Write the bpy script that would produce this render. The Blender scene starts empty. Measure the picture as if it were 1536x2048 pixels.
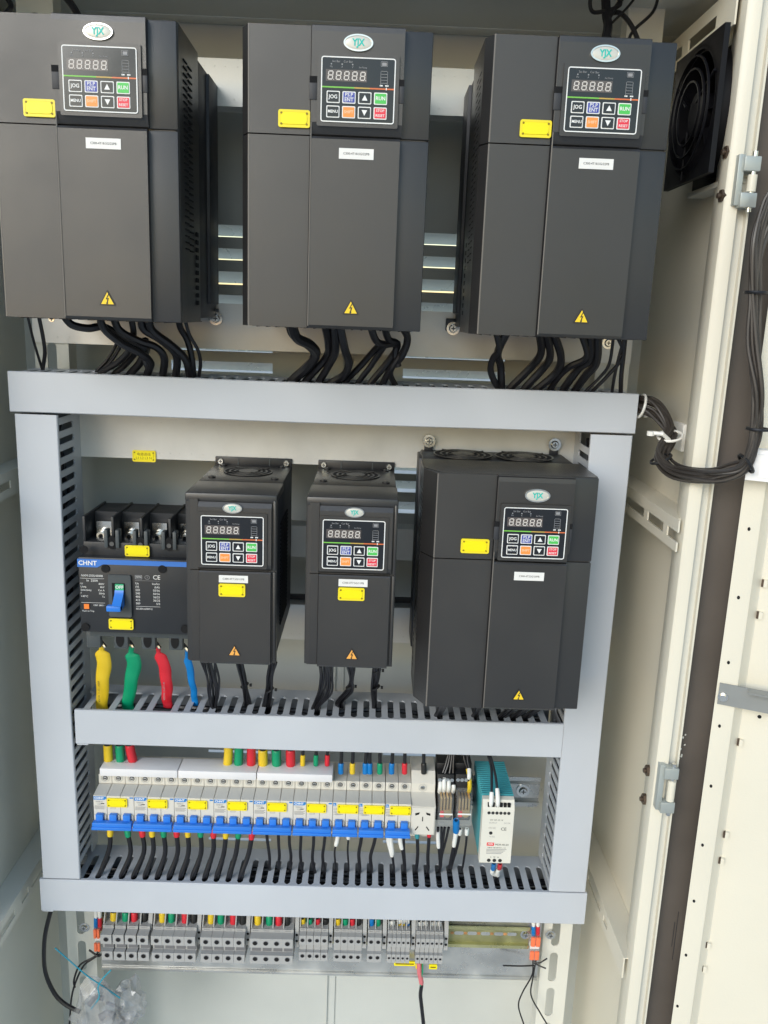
import bpy, bmesh, math, random
from mathutils import Vector, Matrix, Euler, noise
random.seed(7)
R = math.radians
SC = bpy.context.scene
COL = SC.collection

# ------------------------------------------------------------------ camera
CAM_LOC = Vector((0.420905, -0.992904, 0.079799))
CAM_ROT = Euler((1.342556, -0.037044, -0.009221), 'XYZ')
FPX = 1701.86
cd = bpy.data.cameras.new('camera'); cam = bpy.data.objects.new('camera', cd); COL.objects.link(cam)
cam.location = CAM_LOC; cam.rotation_euler = CAM_ROT
cd.sensor_fit = 'HORIZONTAL'; cd.sensor_width = 36; cd.lens = FPX / 1536 * 36
cd.clip_start = 0.01; cd.clip_end = 500
SC.camera = cam
CM = CAM_ROT.to_matrix()

# ------------------------------------------------------------------ light
SUN_AZ, SUN_EL = 211, 24          # compass-like azimuth from +Y, elevation
w = bpy.data.worlds.new('World'); SC.world = w; w.use_nodes = True
nt = w.node_tree; bg = nt.nodes['Background']
sky = nt.nodes.new('ShaderNodeTexSky'); sky.sky_type = 'NISHITA'; sky.sun_disc = False
sky.sun_elevation = R(SUN_EL); sky.sun_rotation = R(SUN_AZ); sky.air_density = 1.5; sky.dust_density = 0.6; sky.ozone_density = 1.8
nt.links.new(sky.outputs[0], bg.inputs[0]); bg.inputs[1].default_value = 0.15
sl = bpy.data.lights.new('sun', 'SUN'); sl.energy = 1.35; sl.angle = R(30); sl.color = (1.0, 0.985, 0.96)
sun = bpy.data.objects.new('sun', sl); COL.objects.link(sun)
sdir = Vector((math.sin(R(SUN_AZ)) * math.cos(R(SUN_EL)), math.cos(R(SUN_AZ)) * math.cos(R(SUN_EL)), math.sin(R(SUN_EL))))
sun.rotation_euler = sdir.to_track_quat('Z', 'Y').to_euler()
vs = SC.view_settings; vs.view_transform = 'Standard'; vs.look = 'None'; vs.exposure = 0.42; vs.gamma = 1
SC.cycles.max_bounces = 8; SC.cycles.diffuse_bounces = 7; SC.cycles.glossy_bounces = 4
SC.cycles.transmission_bounces = 6; SC.cycles.transparent_max_bounces = 12

# ------------------------------------------------------------------ pixel -> place helpers
def ray(u, v): return CM @ Vector(((u - 768) / FPX, -(v - 1024) / FPX, -1))
def at(u, v, y):
    d = ray(u, v); return CAM_LOC + d * ((y - CAM_LOC.y) / d.y)
def atx(u, v, x):
    d = ray(u, v); return CAM_LOC + d * ((x - CAM_LOC.x) / d.x)
def atz(u, v, z):
    d = ray(u, v); return CAM_LOC + d * ((z - CAM_LOC.z) / d.z)

# ------------------------------------------------------------------ materials
MATS = {}
def mat(name, col, rough=0.5, metal=0.0, var=0.06, nscale=25, bump=0.0, bscale=900, spec=0.5, trans=0, alpha=1, coat=0, rvar=0.08):
    m = bpy.data.materials.new(name); m.use_nodes = True; n = m.node_tree; b = n.nodes['Principled BSDF']
    tc = n.nodes.new('ShaderNodeTexCoord')
    nz = n.nodes.new('ShaderNodeTexNoise'); nz.inputs['Scale'].default_value = nscale; nz.inputs['Detail'].default_value = 5
    n.links.new(tc.outputs['Object'], nz.inputs['Vector'])
    rp = n.nodes.new('ShaderNodeMapRange'); rp.inputs[1].default_value = 0.3; rp.inputs[2].default_value = 0.7
    rp.inputs[3].default_value = 1 - var; rp.inputs[4].default_value = 1 + var
    n.links.new(nz.outputs['Fac'], rp.inputs[0])
    mx = n.nodes.new('ShaderNodeVectorMath'); mx.operation = 'SCALE'; mx.inputs[0].default_value = col[:3]
    n.links.new(rp.outputs[0], mx.inputs['Scale']); n.links.new(mx.outputs[0], b.inputs['Base Color'])
    rr = n.nodes.new('ShaderNodeMapRange'); rr.inputs[1].default_value = 0.3; rr.inputs[2].default_value = 0.7
    rr.inputs[3].default_value = max(0.02, rough - rvar); rr.inputs[4].default_value = min(1, rough + rvar)
    n.links.new(nz.outputs['Fac'], rr.inputs[0]); n.links.new(rr.outputs[0], b.inputs['Roughness'])
    b.inputs['Metallic'].default_value = metal; b.inputs['Specular IOR Level'].default_value = spec
    b.inputs['Transmission Weight'].default_value = trans; b.inputs['Alpha'].default_value = alpha
    b.inputs['Coat Weight'].default_value = coat
    if bump:
        n2 = n.nodes.new('ShaderNodeTexNoise'); n2.inputs['Scale'].default_value = bscale; n2.inputs['Detail'].default_value = 3
        n.links.new(tc.outputs['Object'], n2.inputs['Vector'])
        bp = n.nodes.new('ShaderNodeBump'); bp.inputs['Strength'].default_value = bump; bp.inputs['Distance'].default_value = 0.0006
        n.links.new(n2.outputs['Fac'], bp.inputs['Height']); n.links.new(bp.outputs[0], b.inputs['Normal'])
    MATS[name] = m; return m
def M(name): return MATS[name]
mat('edge_highlight', (0.16, 0.145, 0.13), 0.35)  # pale tone painting in the light caught along drive casing edges
mat('bar_grey', (0.24, 0.25, 0.245), 0.4)
mat('drive_plastic', (0.0205, 0.0195, 0.0195), 0.36, spec=0.80, var=0.10, nscale=7, rvar=0.11, bump=0.25, bscale=2600)
mat('drive_dark', (0.028, 0.030, 0.036), 0.5, var=0.1, bump=0.2, bscale=2000)
mat('black', (0.010, 0.010, 0.012), 0.45)
mat('void', (0.004, 0.004, 0.005), 0.9)
mat('keypad_film', (0.012, 0.013, 0.016), 0.16, spec=0.6, rvar=0.04)
mat('display_glass', (0.10, 0.085, 0.08), 0.2)
mat('segment', (0.62, 0.58, 0.54), 0.45)
mat('print_white', (0.80, 0.80, 0.78), 0.5)
mat('print_grey', (0.28, 0.28, 0.29), 0.5)
mat('print_black', (0.02, 0.02, 0.02), 0.5)
mat('btn_blue', (0.05, 0.07, 0.36), 0.4); mat('btn_green', (0.07, 0.50, 0.09), 0.4)
mat('btn_orange', (0.90, 0.29, 0.06), 0.4); mat('btn_red', (0.72, 0.03, 0.06), 0.4)
mat('line_green', (0.18, 0.50, 0.07), 0.4); mat('line_yellow', (0.50, 0.33, 0.07), 0.4); mat('line_orange', (0.68, 0.16, 0.05), 0.4)
mat('shift_ink', (0.95, 0.62, 0.38), 0.4)
mat('chrome', (0.75, 0.73, 0.68), 0.18, metal=1.0)
mat('logo_face', (0.60, 0.59, 0.53), 0.3, metal=0.1)
mat('logo_teal', (0.0, 0.50, 0.42), 0.4)
mat('label_yellow', (0.90, 0.78, 0.0), 0.35, var=0.03)
mat('label_edge', (0.86, 0.70, 0.02), 0.35)
mat('label_ink', (0.25, 0.17, 0.0), 0.5)
mat('warn_yellow', (0.88, 0.60, 0.02), 0.4); mat('warn_amber', (0.85, 0.40, 0.08), 0.4)
mat('sticker', (0.78, 0.77, 0.74), 0.5, var=0.03)
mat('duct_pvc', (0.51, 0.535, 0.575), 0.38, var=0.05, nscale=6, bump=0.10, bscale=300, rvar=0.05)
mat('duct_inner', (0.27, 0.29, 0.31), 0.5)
mat('top_paint', (0.66, 0.69, 0.68), 0.42, var=0.05, nscale=5, bump=0.25, bscale=420)
mat('cream_paint', (0.71, 0.67, 0.56), 0.42, var=0.03, nscale=5, bump=0.30, bscale=420)
mat('grey_paint', (0.68, 0.675, 0.61), 0.42, var=0.05, nscale=5, bump=0.25, bscale=420)
mat('louvre_paint', (0.84, 0.84, 0.80), 0.30, metal=0.3, var=0.08)
mat('back_paint', (0.54, 0.56, 0.54), 0.38, var=0.06, nscale=6, bump=0.25, bscale=420)
mat('brown', (0.098, 0.082, 0.070), 0.55, var=0.16, nscale=7, bump=0.3, bscale=200)
mat('bar_zinc', (0.62, 0.615, 0.59), 0.36, metal=0.2, var=0.10, nscale=14, bump=0.15, bscale=350)
mat('galv', (0.60, 0.60, 0.58), 0.30, metal=0.75, var=0.22, nscale=18, bump=0.15, bscale=200, rvar=0.14)
mat('rail_zinc', (0.55, 0.53, 0.28), 0.28, metal=0.8, var=0.18, nscale=30)
mat('rail_steel', (0.55, 0.55, 0.53), 0.28, metal=0.8, var=0.12, nscale=40)
mat('steel', (0.72, 0.71, 0.68), 0.22, metal=1.0, var=0.1, nscale=60)
mat('steel_mark', (0.10, 0.10, 0.10), 0.5, metal=0.5)
mat('bolt_brown', (0.10, 0.07, 0.05), 0.4, metal=0.5)
mat('cable_black', (0.010, 0.010, 0.013), 0.34, var=0.1)
mat('cable_old', (0.040, 0.034, 0.030), 0.42, var=0.2)
mat('slv_yellow', (0.72, 0.50, 0.02), 0.38); mat('slv_green', (0.0, 0.28, 0.13), 0.38)
mat('slv_red', (0.62, 0.02, 0.035), 0.38); mat('slv_blue', (0.0, 0.17, 0.50), 0.38)
mat('slv_white', (0.78, 0.78, 0.75), 0.45); mat('slv_black', (0.015, 0.015, 0.015), 0.4); mat('slv_pink', (0.62, 0.16, 0.18), 0.4)
mat('mcb_white', (0.66, 0.63, 0.56), 0.38, var=0.02, nscale=20)
mat('mcb_grey', (0.55, 0.54, 0.50), 0.45, var=0.02)
mat('cover_white', (0.76, 0.75, 0.76), 0.4, var=0.02)
mat('mcb_blue', (0.025, 0.19, 0.68), 0.32, var=0.03)
mat('logo_blue', (0.02, 0.20, 0.55), 0.35)
mat('mccb_black', (0.022, 0.024, 0.028), 0.42, bump=0.2, bscale=2000)
mat('mccb_grey', (0.06, 0.07, 0.075), 0.45)
mat('strip_blue', (0.05, 0.18, 0.56), 0.35)
mat('print_green', (0.05, 0.42, 0.20), 0.4)
mat('print_orange', (0.90, 0.22, 0.03), 0.4)
mat('print_red', (0.75, 0.03, 0.03), 0.4)
mat('teal', (0.06, 0.36, 0.41), 0.42, metal=0.2, var=0.06)
mat('psu_cream', (0.70, 0.68, 0.60), 0.45, var=0.02)
mat('term_grey', (0.38, 0.38, 0.375), 0.5, var=0.04)
mat('term_dark', (0.16, 0.16, 0.17), 0.5)
mat('brass', (0.60, 0.42, 0.20), 0.3, metal=0.9)
mat('clear', (0.85, 0.87, 0.88), 0.06, trans=0.0, alpha=0.10, var=0, coat=0.6)
mat('clear_bag', (0.42, 0.43, 0.44), 0.08, alpha=0.40, var=0.35, nscale=40, coat=1.0, spec=1.0, bump=0.5, bscale=45)
mat('orange_lever', (0.92, 0.20, 0.08), 0.3)
mat('tie_blue', (0.02, 0.30, 0.42), 0.4)
mat('tie_white', (0.80, 0.79, 0.75), 0.4)
mat('pocket_white', (0.82, 0.82, 0.82), 0.4, var=0.02)
mat('fan_black', (0.004, 0.004, 0.006), 0.5, spec=0.25)
mat('hinge_paint', (0.40, 0.43, 0.41), 0.35, metal=0.3)
mat('rail_mid', (0.34, 0.33, 0.17), 0.35, metal=0.6, var=0.25, nscale=40)
mat('rail_orange', (0.62, 0.30, 0.12), 0.4, metal=0.5, var=0.3, nscale=90)
mat('concrete', (0.50, 0.50, 0.49), 0.85, var=0.15, nscale=3)

# ------------------------------------------------------------------ mesh builder
class MB:
    def __init__(s): s.v = []; s.f = []; s.mi = []; s.mats = []; s.sm = []
    def _m(s, m):
        m = M(m) if isinstance(m, str) else m
        if m not in s.mats: s.mats.append(m)
        return s.mats.index(m)
    def add(s, vs, fs, m, smooth=False):
        k = len(s.v); i = s._m(m); s.v += [tuple(a) for a in vs]
        for f in fs: s.f.append([a + k for a in f]); s.mi.append(i); s.sm.append(smooth)
        return s
    def box(s, x0, x1, y0, y1, z0, z1, m, b=0.0):
        if x0 > x1: x0, x1 = x1, x0
        if y0 > y1: y0, y1 = y1, y0
        if z0 > z1: z0, z1 = z1, z0
        if b <= 0:
            vs = [(x, y, z) for z in (z0, z1) for y in (y0, y1) for x in (x0, x1)]
            return s.add(vs, [(0, 2, 3, 1), (4, 5, 7, 6), (0, 1, 5, 4), (2, 6, 7, 3), (0, 4, 6, 2), (1, 3, 7, 5)], m)
        bm = bmesh.new(); r = bmesh.ops.create_cube(bm, size=1)
        for q in bm.verts: q.co = Vector(((x0 + x1) / 2 + q.co.x * (x1 - x0), (y0 + y1) / 2 + q.co.y * (y1 - y0), (z0 + z1) / 2 + q.co.z * (z1 - z0)))
        b = min(b, 0.45 * min(x1 - x0, y1 - y0, z1 - z0))
        bmesh.ops.bevel(bm, geom=list(bm.edges), offset=b, segments=2, profile=0.5, affect='EDGES')
        bm.verts.index_update()
        s.add([q.co for q in bm.verts], [[q.index for q in f.verts] for f in bm.faces], m, True); bm.free(); return s
    def prism(s, poly, axis, a, b, m, smooth=False):
        """poly: list of 2-D points in the two other axes (x<y<z order); extruded from a to b."""
        def P(p, h):
            return {'x': (h, p[0], p[1]), 'y': (p[0], h, p[1]), 'z': (p[0], p[1], h)}[axis]
        n = len(poly); vs = [P(p, a) for p in poly] + [P(p, b) for p in poly]
        fs = [list(range(n)), list(range(2 * n - 1, n - 1, -1))] + [[i, i + n, (i + 1) % n + n, (i + 1) % n] for i in range(n)]
        k = len(s.v); mi = s._m(m)
        bm = bmesh.new(); bv = [bm.verts.new(q) for q in vs]
        for f in fs: bm.faces.new([bv[i] for i in f])
        bmesh.ops.recalc_face_normals(bm, faces=bm.faces); bm.verts.index_update()
        for f in bm.faces:
            s.f.append([q.index + k for q in f.verts]); s.mi.append(mi); s.sm.append(smooth)
        s.v += vs; bm.free(); return s
    def cyl(s, c, r, h, axis, m, n=20, r2=None):
        """cylinder from c along axis ('x','y','z') by h"""
        r2 = r if r2 is None else r2
        def P(a, rr, hh):
            ca, sa = math.cos(a) * rr, math.sin(a) * rr
            return {'x': (c[0] + hh, c[1] + ca, c[2] + sa), 'y': (c[0] + ca, c[1] + hh, c[2] + sa), 'z': (c[0] + ca, c[1] + sa, c[2] + hh)}[axis]
        vs = [P(2 * math.pi * i / n, r, 0) for i in range(n)] + [P(2 * math.pi * i / n, r2, h) for i in range(n)]
        s.add(vs, [[i, (i + 1) % n, (i + 1) % n + n, i + n] for i in range(n)], m, True)
        s.add(vs[:n], [list(range(n))], m); s.add(vs[n:], [list(range(n))], m); return s
    def ell(s, c, rx, rz, h, m, n=28, dome=0.0):
        vs = []; rings = [(1, 0), (1, h)] + ([(0.85, h + dome * .6), (0.5, h + dome * .9), (0.0001, h + dome)] if dome else [(0.0001, h)])
        for k, hh in rings: vs += [(c[0] + rx * k * math.cos(2 * math.pi * i / n), c[1] - hh, c[2] + rz * k * math.sin(2 * math.pi * i / n)) for i in range(n)]
        fs = [[j * n + i, j * n + (i + 1) % n, (j + 1) * n + (i + 1) % n, (j + 1) * n + i] for j in range(len(rings) - 1) for i in range(n)]
        return s.add(vs, fs, m, True)
    def ring(s, c, rx, rz, wd, h, m, n=32, axis='y'):
        vs = []
        for (k, hh) in ((0, 0), (0, -h), (-wd, -h), (-wd, 0)):
            for i in range(n):
                a = 2 * math.pi * i / n; p = ((rx + k) * math.cos(a), (rz + k) * math.sin(a))
                vs.append({'y': (c[0] + p[0], c[1] + hh, c[2] + p[1]), 'z': (c[0] + p[0], c[1] + p[1], c[2] - hh), 'x': (c[0] + hh, c[1] + p[0], c[2] + p[1])}[axis])
        fs = [[j * n + i, j * n + (i + 1) % n, ((j + 1) % 4) * n + (i + 1) % n, ((j + 1) % 4) * n + i] for j in range(4) for i in range(n)]
        return s.add(vs, fs, m, True)
    def rrect(s, x0, x1, z0, z1, y, wd, m, r=0.002, n=4, h=0.0003):
        """rounded rectangular line in the XZ plane facing -Y"""
        def loop(x0, x1, z0, z1, r):
            o = []
            for cx, cz, a0 in ((x1 - r, z1 - r, 0), (x0 + r, z1 - r, 90), (x0 + r, z0 + r, 180), (x1 - r, z0 + r, 270)):
                for i in range(n + 1):
                    a = R(a0 + 90 * i / n); o.append((cx + r * math.cos(a), cz + r * math.sin(a)))
            return o
        A = loop(x0, x1, z0, z1, r); B = loop(x0 + wd, x1 - wd, z0 + wd, z1 - wd, max(r - wd, 1e-5)); k = len(A)
        vs = [(p[0], y - h, p[1]) for p in A] + [(p[0], y - h, p[1]) for p in B]
        return s.add(vs, [[i, (i + 1) % k, (i + 1) % k + k, i + k] for i in range(k)], m)
    def rplate(s, x0, x1, z0, z1, y0, y1, m, r=0.002, n=4):
        o = []
        for cx, cz, a0 in ((x1 - r, z1 - r, 0), (x0 + r, z1 - r, 90), (x0 + r, z0 + r, 180), (x1 - r, z0 + r, 270)):
            for i in range(n + 1):
                a = R(a0 + 90 * i / n); o.append((cx + r * math.cos(a), cz + r * math.sin(a)))
        return s.prism(o, 'y', y0, y1, m)
    def quad(s, pts, m): return s.add(pts, [list(range(len(pts)))], m)
    def tube(s, path, r, m, n=8, cap=True, flat=1.0, upv=None):
        rs = r if isinstance(r, (list, tuple)) else [r] * len(path)
        vs = []; T = [(path[min(i + 1, len(path) - 1)] - path[max(i - 1, 0)]).normalized() for i in range(len(path))]
        up = Vector(upv) if upv else Vector((0, 1, 0.01)); nrm = (up - T[0] * up.dot(T[0])).normalized()
        for i, p in enumerate(path):
            nrm = (nrm - T[i] * nrm.dot(T[i])).normalized(); bn = T[i].cross(nrm)
            for j in range(n):
                a = 2 * math.pi * j / n; vs.append(p + nrm * math.cos(a) * rs[i] * flat + bn * math.sin(a) * rs[i])
        fs = [[i * n + j, i * n + (j + 1) % n, (i + 1) * n + (j + 1) % n, (i + 1) * n + j] for i in range(len(path) - 1) for j in range(n)]
        s.add(vs, fs, m, True)
        if cap: s.add(vs[:n], [list(range(n))[::-1]], m); s.add(vs[-n:], [list(range(n))], m)
        return s
    def text(s, txt, cx, cz, y, size, m, sx=1.0, align='CENTER', bold=0.0):
        vs, fs = textmesh(txt, align, bold)
        return s.add([(cx + a * size * sx, y, cz + b * size) for a, b in vs], fs, m)
    def xform(s, mtx):
        s.v = [tuple(mtx @ Vector(q)) for q in s.v]; return s
    def mesh(s, name, origin=(0, 0, 0)):
        me = bpy.data.meshes.new(name); o = origin
        me.from_pydata([(a[0] - o[0], a[1] - o[1], a[2] - o[2]) for a in s.v], [], s.f)
        for m in s.mats: me.materials.append(m)
        me.polygons.foreach_set('material_index', s.mi); me.polygons.foreach_set('use_smooth', s.sm)
        me.update(); 
        if any(s.sm):
            try: me.set_sharp_from_angle(angle=R(38))
            except Exception: pass
        return me
    def build(s, name, parent=None, origin=None, kind=None):
        o = (parent.get('_o') if (parent is not None and origin is None) else origin) or (0, 0, 0)
        ob = bpy.data.objects.new(name, s.mesh(name, o)); COL.objects.link(ob)
        if parent is not None: ob.parent = parent; ORG[ob.name] = tuple(o)
        else: ob.location = o; ORG[ob.name] = tuple(o)
        if kind: ob['kind'] = kind
        return ob
ORG = {}
_TX = {}
def textmesh(txt, align, bold):
    k = (txt, align, bold)
    if k not in _TX:
        cu = bpy.data.curves.new('t', 'FONT'); cu.body = txt; cu.align_x = align; cu.align_y = 'CENTER'; cu.resolution_u = 2; cu.offset = bold
        ob = bpy.data.objects.new('t', cu); COL.objects.link(ob)
        me = bpy.data.meshes.new_from_object(ob.evaluated_get(bpy.context.evaluated_depsgraph_get()))
        vs = [(q.co.x, q.co.y) for q in me.vertices]; fs = [list(p.vertices) for p in me.polygons]
        bpy.data.objects.remove(ob); bpy.data.curves.remove(cu); bpy.data.meshes.remove(me); _TX[k] = (vs, fs)
    return _TX[k]

def tag(o, label=None, cat=None, group=None, kind=None):
    if label: o['label'] = label
    if cat: o['category'] = cat
    if group: o['group'] = group
    if kind: o['kind'] = kind
    return o
def thing(name, label, cat, loc=(0, 0, 0), group=None):
    o = bpy.data.objects.new(name, None); COL.objects.link(o); o.location = loc; o.empty_display_size = 0.02
    return tag(o, label, cat, group)
def sub(mb, name, parent, label=None):
    """part whose mesh is given in the LOCAL frame of its parent"""
    o = bpy.data.objects.new(name, mb if isinstance(mb, bpy.types.Mesh) else mb.mesh(name)); COL.objects.link(o); o.parent = parent
    if label: o['label'] = label
    return o
def wsub(mb, name, parent, label=None):
    """part whose mesh is given in WORLD coordinates; parent is an unrotated top-level thing or its part at zero offset"""
    r = parent; off = Vector(parent.location)
    while r.parent: r = r.parent; off += Vector(r.location)
    o = bpy.data.objects.new(name, mb.mesh(name, off)); COL.objects.link(o); o.parent = parent
    if label: o['label'] = label
    return o
def solo(mb, name, label, cat, origin, group=None):
    o = bpy.data.objects.new(name, mb.mesh(name, origin)); COL.objects.link(o); o.location = origin
    return tag(o, label, cat, group)
def copy_tree(o, parent=None):
    c = o.copy(); COL.objects.link(c)
    if parent is not None: c.parent = parent
    for ch in list(o.children): copy_tree(ch, c)
    return c
def crom(P, k=6):
    if len(P) < 3: return [Vector(p) for p in P]
    Q = [2 * P[0] - P[1]] + list(P) + [2 * P[-1] - P[-2]]; out = []
    for i in range(1, len(Q) - 2):
        a, b, c, d = Q[i - 1:i + 3]
        for j in range(k):
            t = j / k; out.append(0.5 * (2 * b + (c - a) * t + (2 * a - 5 * b + 4 * c - d) * t * t + (3 * b - a - 3 * c + d) * t ** 3))
    out.append(P[-1].copy()); return out
def cable(label, pts, r, m='cable_black', sleeves=(), cat='cable', name='cable', group=None, tail=None, k=6, n=8, world=False):
    """pts: (u,v,y) triples; sleeves: (i0,i1,material,extra radius) in fractions of the path"""
    P = [Vector(p) for p in pts] if world else [at(*p) for p in pts]
    if tail: P += [P[-1] + Vector(t) for t in tail]
    path = crom(P, k)
    o = solo(MB().tube(path, r, m, n), name, label, cat, tuple(P[0]), group)
    for (a, b, sm, rr) in sleeves:
        L = len(path) - 1; i0 = int(a * L); i1 = max(i0 + 1, int(round(b * L)))
        seg = path[i0:i1 + 1]; rs = [r + rr] * len(seg); rs[0] *= .88; rs[-1] *= .88
        q = MB().tube(seg, rs, sm, 10); wsub(q, 'sleeve', o)
    return o

# ================================================================== GROUND
g = MB().box(-60, 60, -60, 60, -1.62, -1.60, 'concrete')
o = solo(g, 'ground', 'pale concrete ground under the cabinet', None, (0, 0, -1.6)); del o['label']; tag(o, kind='structure')

# ================================================================== CABINET
YB = 0.08                    # mounting plane
YP = 0.205                   # back panel
XL, XR = -0.060, 0.790       # side walls
ZT, ZB = 0.432, -1.25        # ceiling, floor
YF = -0.098                  # front frame
cab = thing('electrical_cabinet', 'tall cream painted steel cabinet with open door holding all the drives and ducts', 'cabinet', (0, 0, 0))

# louvre openings in the back panel: (u0,u1,v0,v1) measured on the back panel plane
def zof(v, u, y=YP): return at(u, v, y).z
LV = []
zt = [zof(v, 457) for v in (450, 474, 497, 520, 543, 569, 590, 613)]
for i in range(4): LV.append((0.12, 0.36, zt[2 * i + 1], zt[2 * i])); LV.append((0.40, 0.64, zt[2 * i + 1], zt[2 * i]))
zt = [zof(v, 820) for v in (926, 948, 962, 985, 1004, 1027, )]
for i in range(3): LV.append((0.40, 0.64, zt[2 * i + 1], zt[2 * i]))
for (va, vb) in ((694, 706), (722, 747)):
    a = at(415, va, YP); b = at(545, vb, YP); LV.append((a.x - .05, b.x, b.z, a.z)); a2 = at(806, va + 15, YP); b2 = at(938, vb + 14, YP); LV.append((a2.x, b2.x + .05, b2.z, a2.z))
HOLES = []
for (va, vb) in ((1499, 1508), (1674, 1683)):
    a = at(417, va, YP); b = at(542, vb, YP); HOLES.append((a.x, b.x, b.z, a.z)); a2 = at(766, va + 6, YP); b2 = at(888, vb + 6, YP); HOLES.append((a2.x, b2.x, b2.z, a2.z))
def grid_panel(x0, x1, z0, z1, holes, y, m):
    xs = sorted({x0, x1} | {h[0] for h in holes} | {h[1] for h in holes}); zs = sorted({z0, z1} | {h[2] for h in holes} | {h[3] for h in holes})
    mb = MB(); t = 0.0015
    for j in range(len(zs) - 1):
        i = 0
        while i < len(xs) - 1:
            def hole(i): cx = (xs[i] + xs[i + 1]) / 2; cz = (zs[j] + zs[j + 1]) / 2; return any(h[0] < cx < h[1] and h[2] < cz < h[3] for h in holes)
            if hole(i): i += 1; continue
            k = i
            while k + 1 < len(xs) - 1 and not hole(k + 1): k += 1
            mb.box(xs[i], xs[k + 1], y, y + t, zs[j], zs[j + 1], m); i = k + 1
    return mb
wsub(grid_panel(XL, XR, ZB, ZT, HOLES + LV, YP, 'back_paint'), 'back_panel', cab)
for (x0, x1, z0, z1) in LV:
    h = z1 - z0; q = MB(); N = 8; dp = min(.017, h * .8); vs = []
    for i in range(N + 1):          # hood pressed outwards, open along its lower edge to the daylight behind
        f = i / N; vs += [(x0, YP + .0016 + dp * f ** .9, z1 - h * .86 * f), (x1, YP + .0016 + dp * f ** .9, z1 - h * .86 * f)]
    q.add(vs, [[2 * i, 2 * i + 1, 2 * i + 3, 2 * i + 2] for i in range(N)], 'louvre_paint', True)
    wsub(q, 'louvre', cab)
# centre seam folded into the panel
wsub(MB().box(.377, .3785, YP - .006, YP, ZB, zof(700, 700), 'back_paint').box(.3785, .391, YP - .0025, YP - .0002, ZB, zof(700, 700), 'back_paint'), 'panel_seam', cab)
# side walls, top, floor
wsub(MB().box(XR, XR + .002, -.095, YP, ZB, ZT, 'cream_paint'), 'side_wall', cab)
wsub(MB().box(XL - .002, XL, YF, YP, ZB, ZT, 'grey_paint'), 'side_wall', cab)
wsub(MB().box(XL, XR, YF, YP, ZT, ZT + .002, 'top_paint'), 'top_panel', cab)
wsub(MB().box(XL, XR, YF, YP, ZB - .002, ZB, 'grey_paint'), 'floor_panel', cab)
# back top beam
a = at(680, 27, YP - .03); b = at(680, 46, YP - .03)
wsub(MB().box(XL, XR, YP - .03, YP - .001, b.z, a.z, 'top_paint', .004), 'top_beam', cab)

# front frame (right): inner return, rounded ridge, flange, outer gasket channel
def frame(side):
    q = MB(); m = 'cream_paint'
    if side > 0:
        prof = [(.790, -.020), (.7735, -.045), (.7645, -.085), (.766, -.0935), (.7695, -.0965), (.779, -.097), (.7795, -.094), (.771, -.0935), (.7675, -.083), (.7755, -.043), (.790, -.018)]
        q.prism(prof, 'z', ZB, ZT + .03, m, True)
    return q
FX = [.7655, .7655]
q = frame(1); wsub(q, 'front_frame', cab)
wsub(MB().box(.778, .7935, -.088, -.0865, ZB, ZT + .03, 'grey_paint'), 'gasket_channel', cab)
wsub(MB().box(.7935, .860, -.078, -.074, ZB, ZT + .03, 'brown').box(.8220, .8225, -.0788, -.078, -.70, -.63, 'drive_dark').box(.8190, .8195, -.0788, -.078, -.68, -.645, 'drive_dark'), 'outer_side_strip', cab, 'dark brown strip between the frame and the open door')
wsub(MB().box(-.30, XL, YF, YF + .002, ZB, ZT, 'grey_paint'), 'front_frame', cab)

# mounting posts (with oblong slots) and side brackets
def slotted(x0, x1, z0, z1, holes, y, m, t=.002): return grid_panel_t(x0, x1, z0, z1, holes, y, m, t)
def grid_panel_t(x0, x1, z0, z1, holes, y, m, t):
    mb = MB(); zs = sorted({z0, z1} | {h[2] for h in holes} | {h[3] for h in holes})
    for j in range(len(zs) - 1):
        cz = (zs[j] + zs[j + 1]) / 2; hs = sorted([h for h in holes if h[2] < cz < h[3]]); x = x0
        for h in hs: mb.box(x, h[0], y, y + t, zs[j], zs[j + 1], m); x = h[1]
        mb.box(x, x1, y, y + t, zs[j], zs[j + 1], m)
    for h in holes:     # rounded slot ends
        r = (h[1] - h[0]) / 2
        for zc, sg in ((h[3], 1), (h[2], -1)):
            for (xc, s2) in ((h[0], 1), (h[1], -1)):
                pl = [(xc, zc)] + [(xc + s2 * (r - r * math.cos(a)), zc - sg * (r - r * math.sin(a))) for a in [i * math.pi / 8 for i in range(5)]]
                mb.prism(pl, 'y', y + .0001, y + t - .0001, m)
    return mb
for (xa, xb, s0, s1) in ((.002, .040, .0155, .0270), (.700, .738, .7105, .7225)):
    hs = []; z = .40
    while z > ZB + .05: hs.append((s0, s1, z - .050, z)); z -= .0615
    mb = grid_panel_t(xa, xb, ZB, ZT, hs, YB + .003, 'grey_paint', .002)
    mb.box(xa - .002, xa, YB + .003, YB + .03, ZB, ZT, 'grey_paint'); mb.box(xb, xb + .002, YB + .003, YB + .03, ZB, ZT, 'grey_paint')
    wsub(mb, 'mounting_post', cab)
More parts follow.
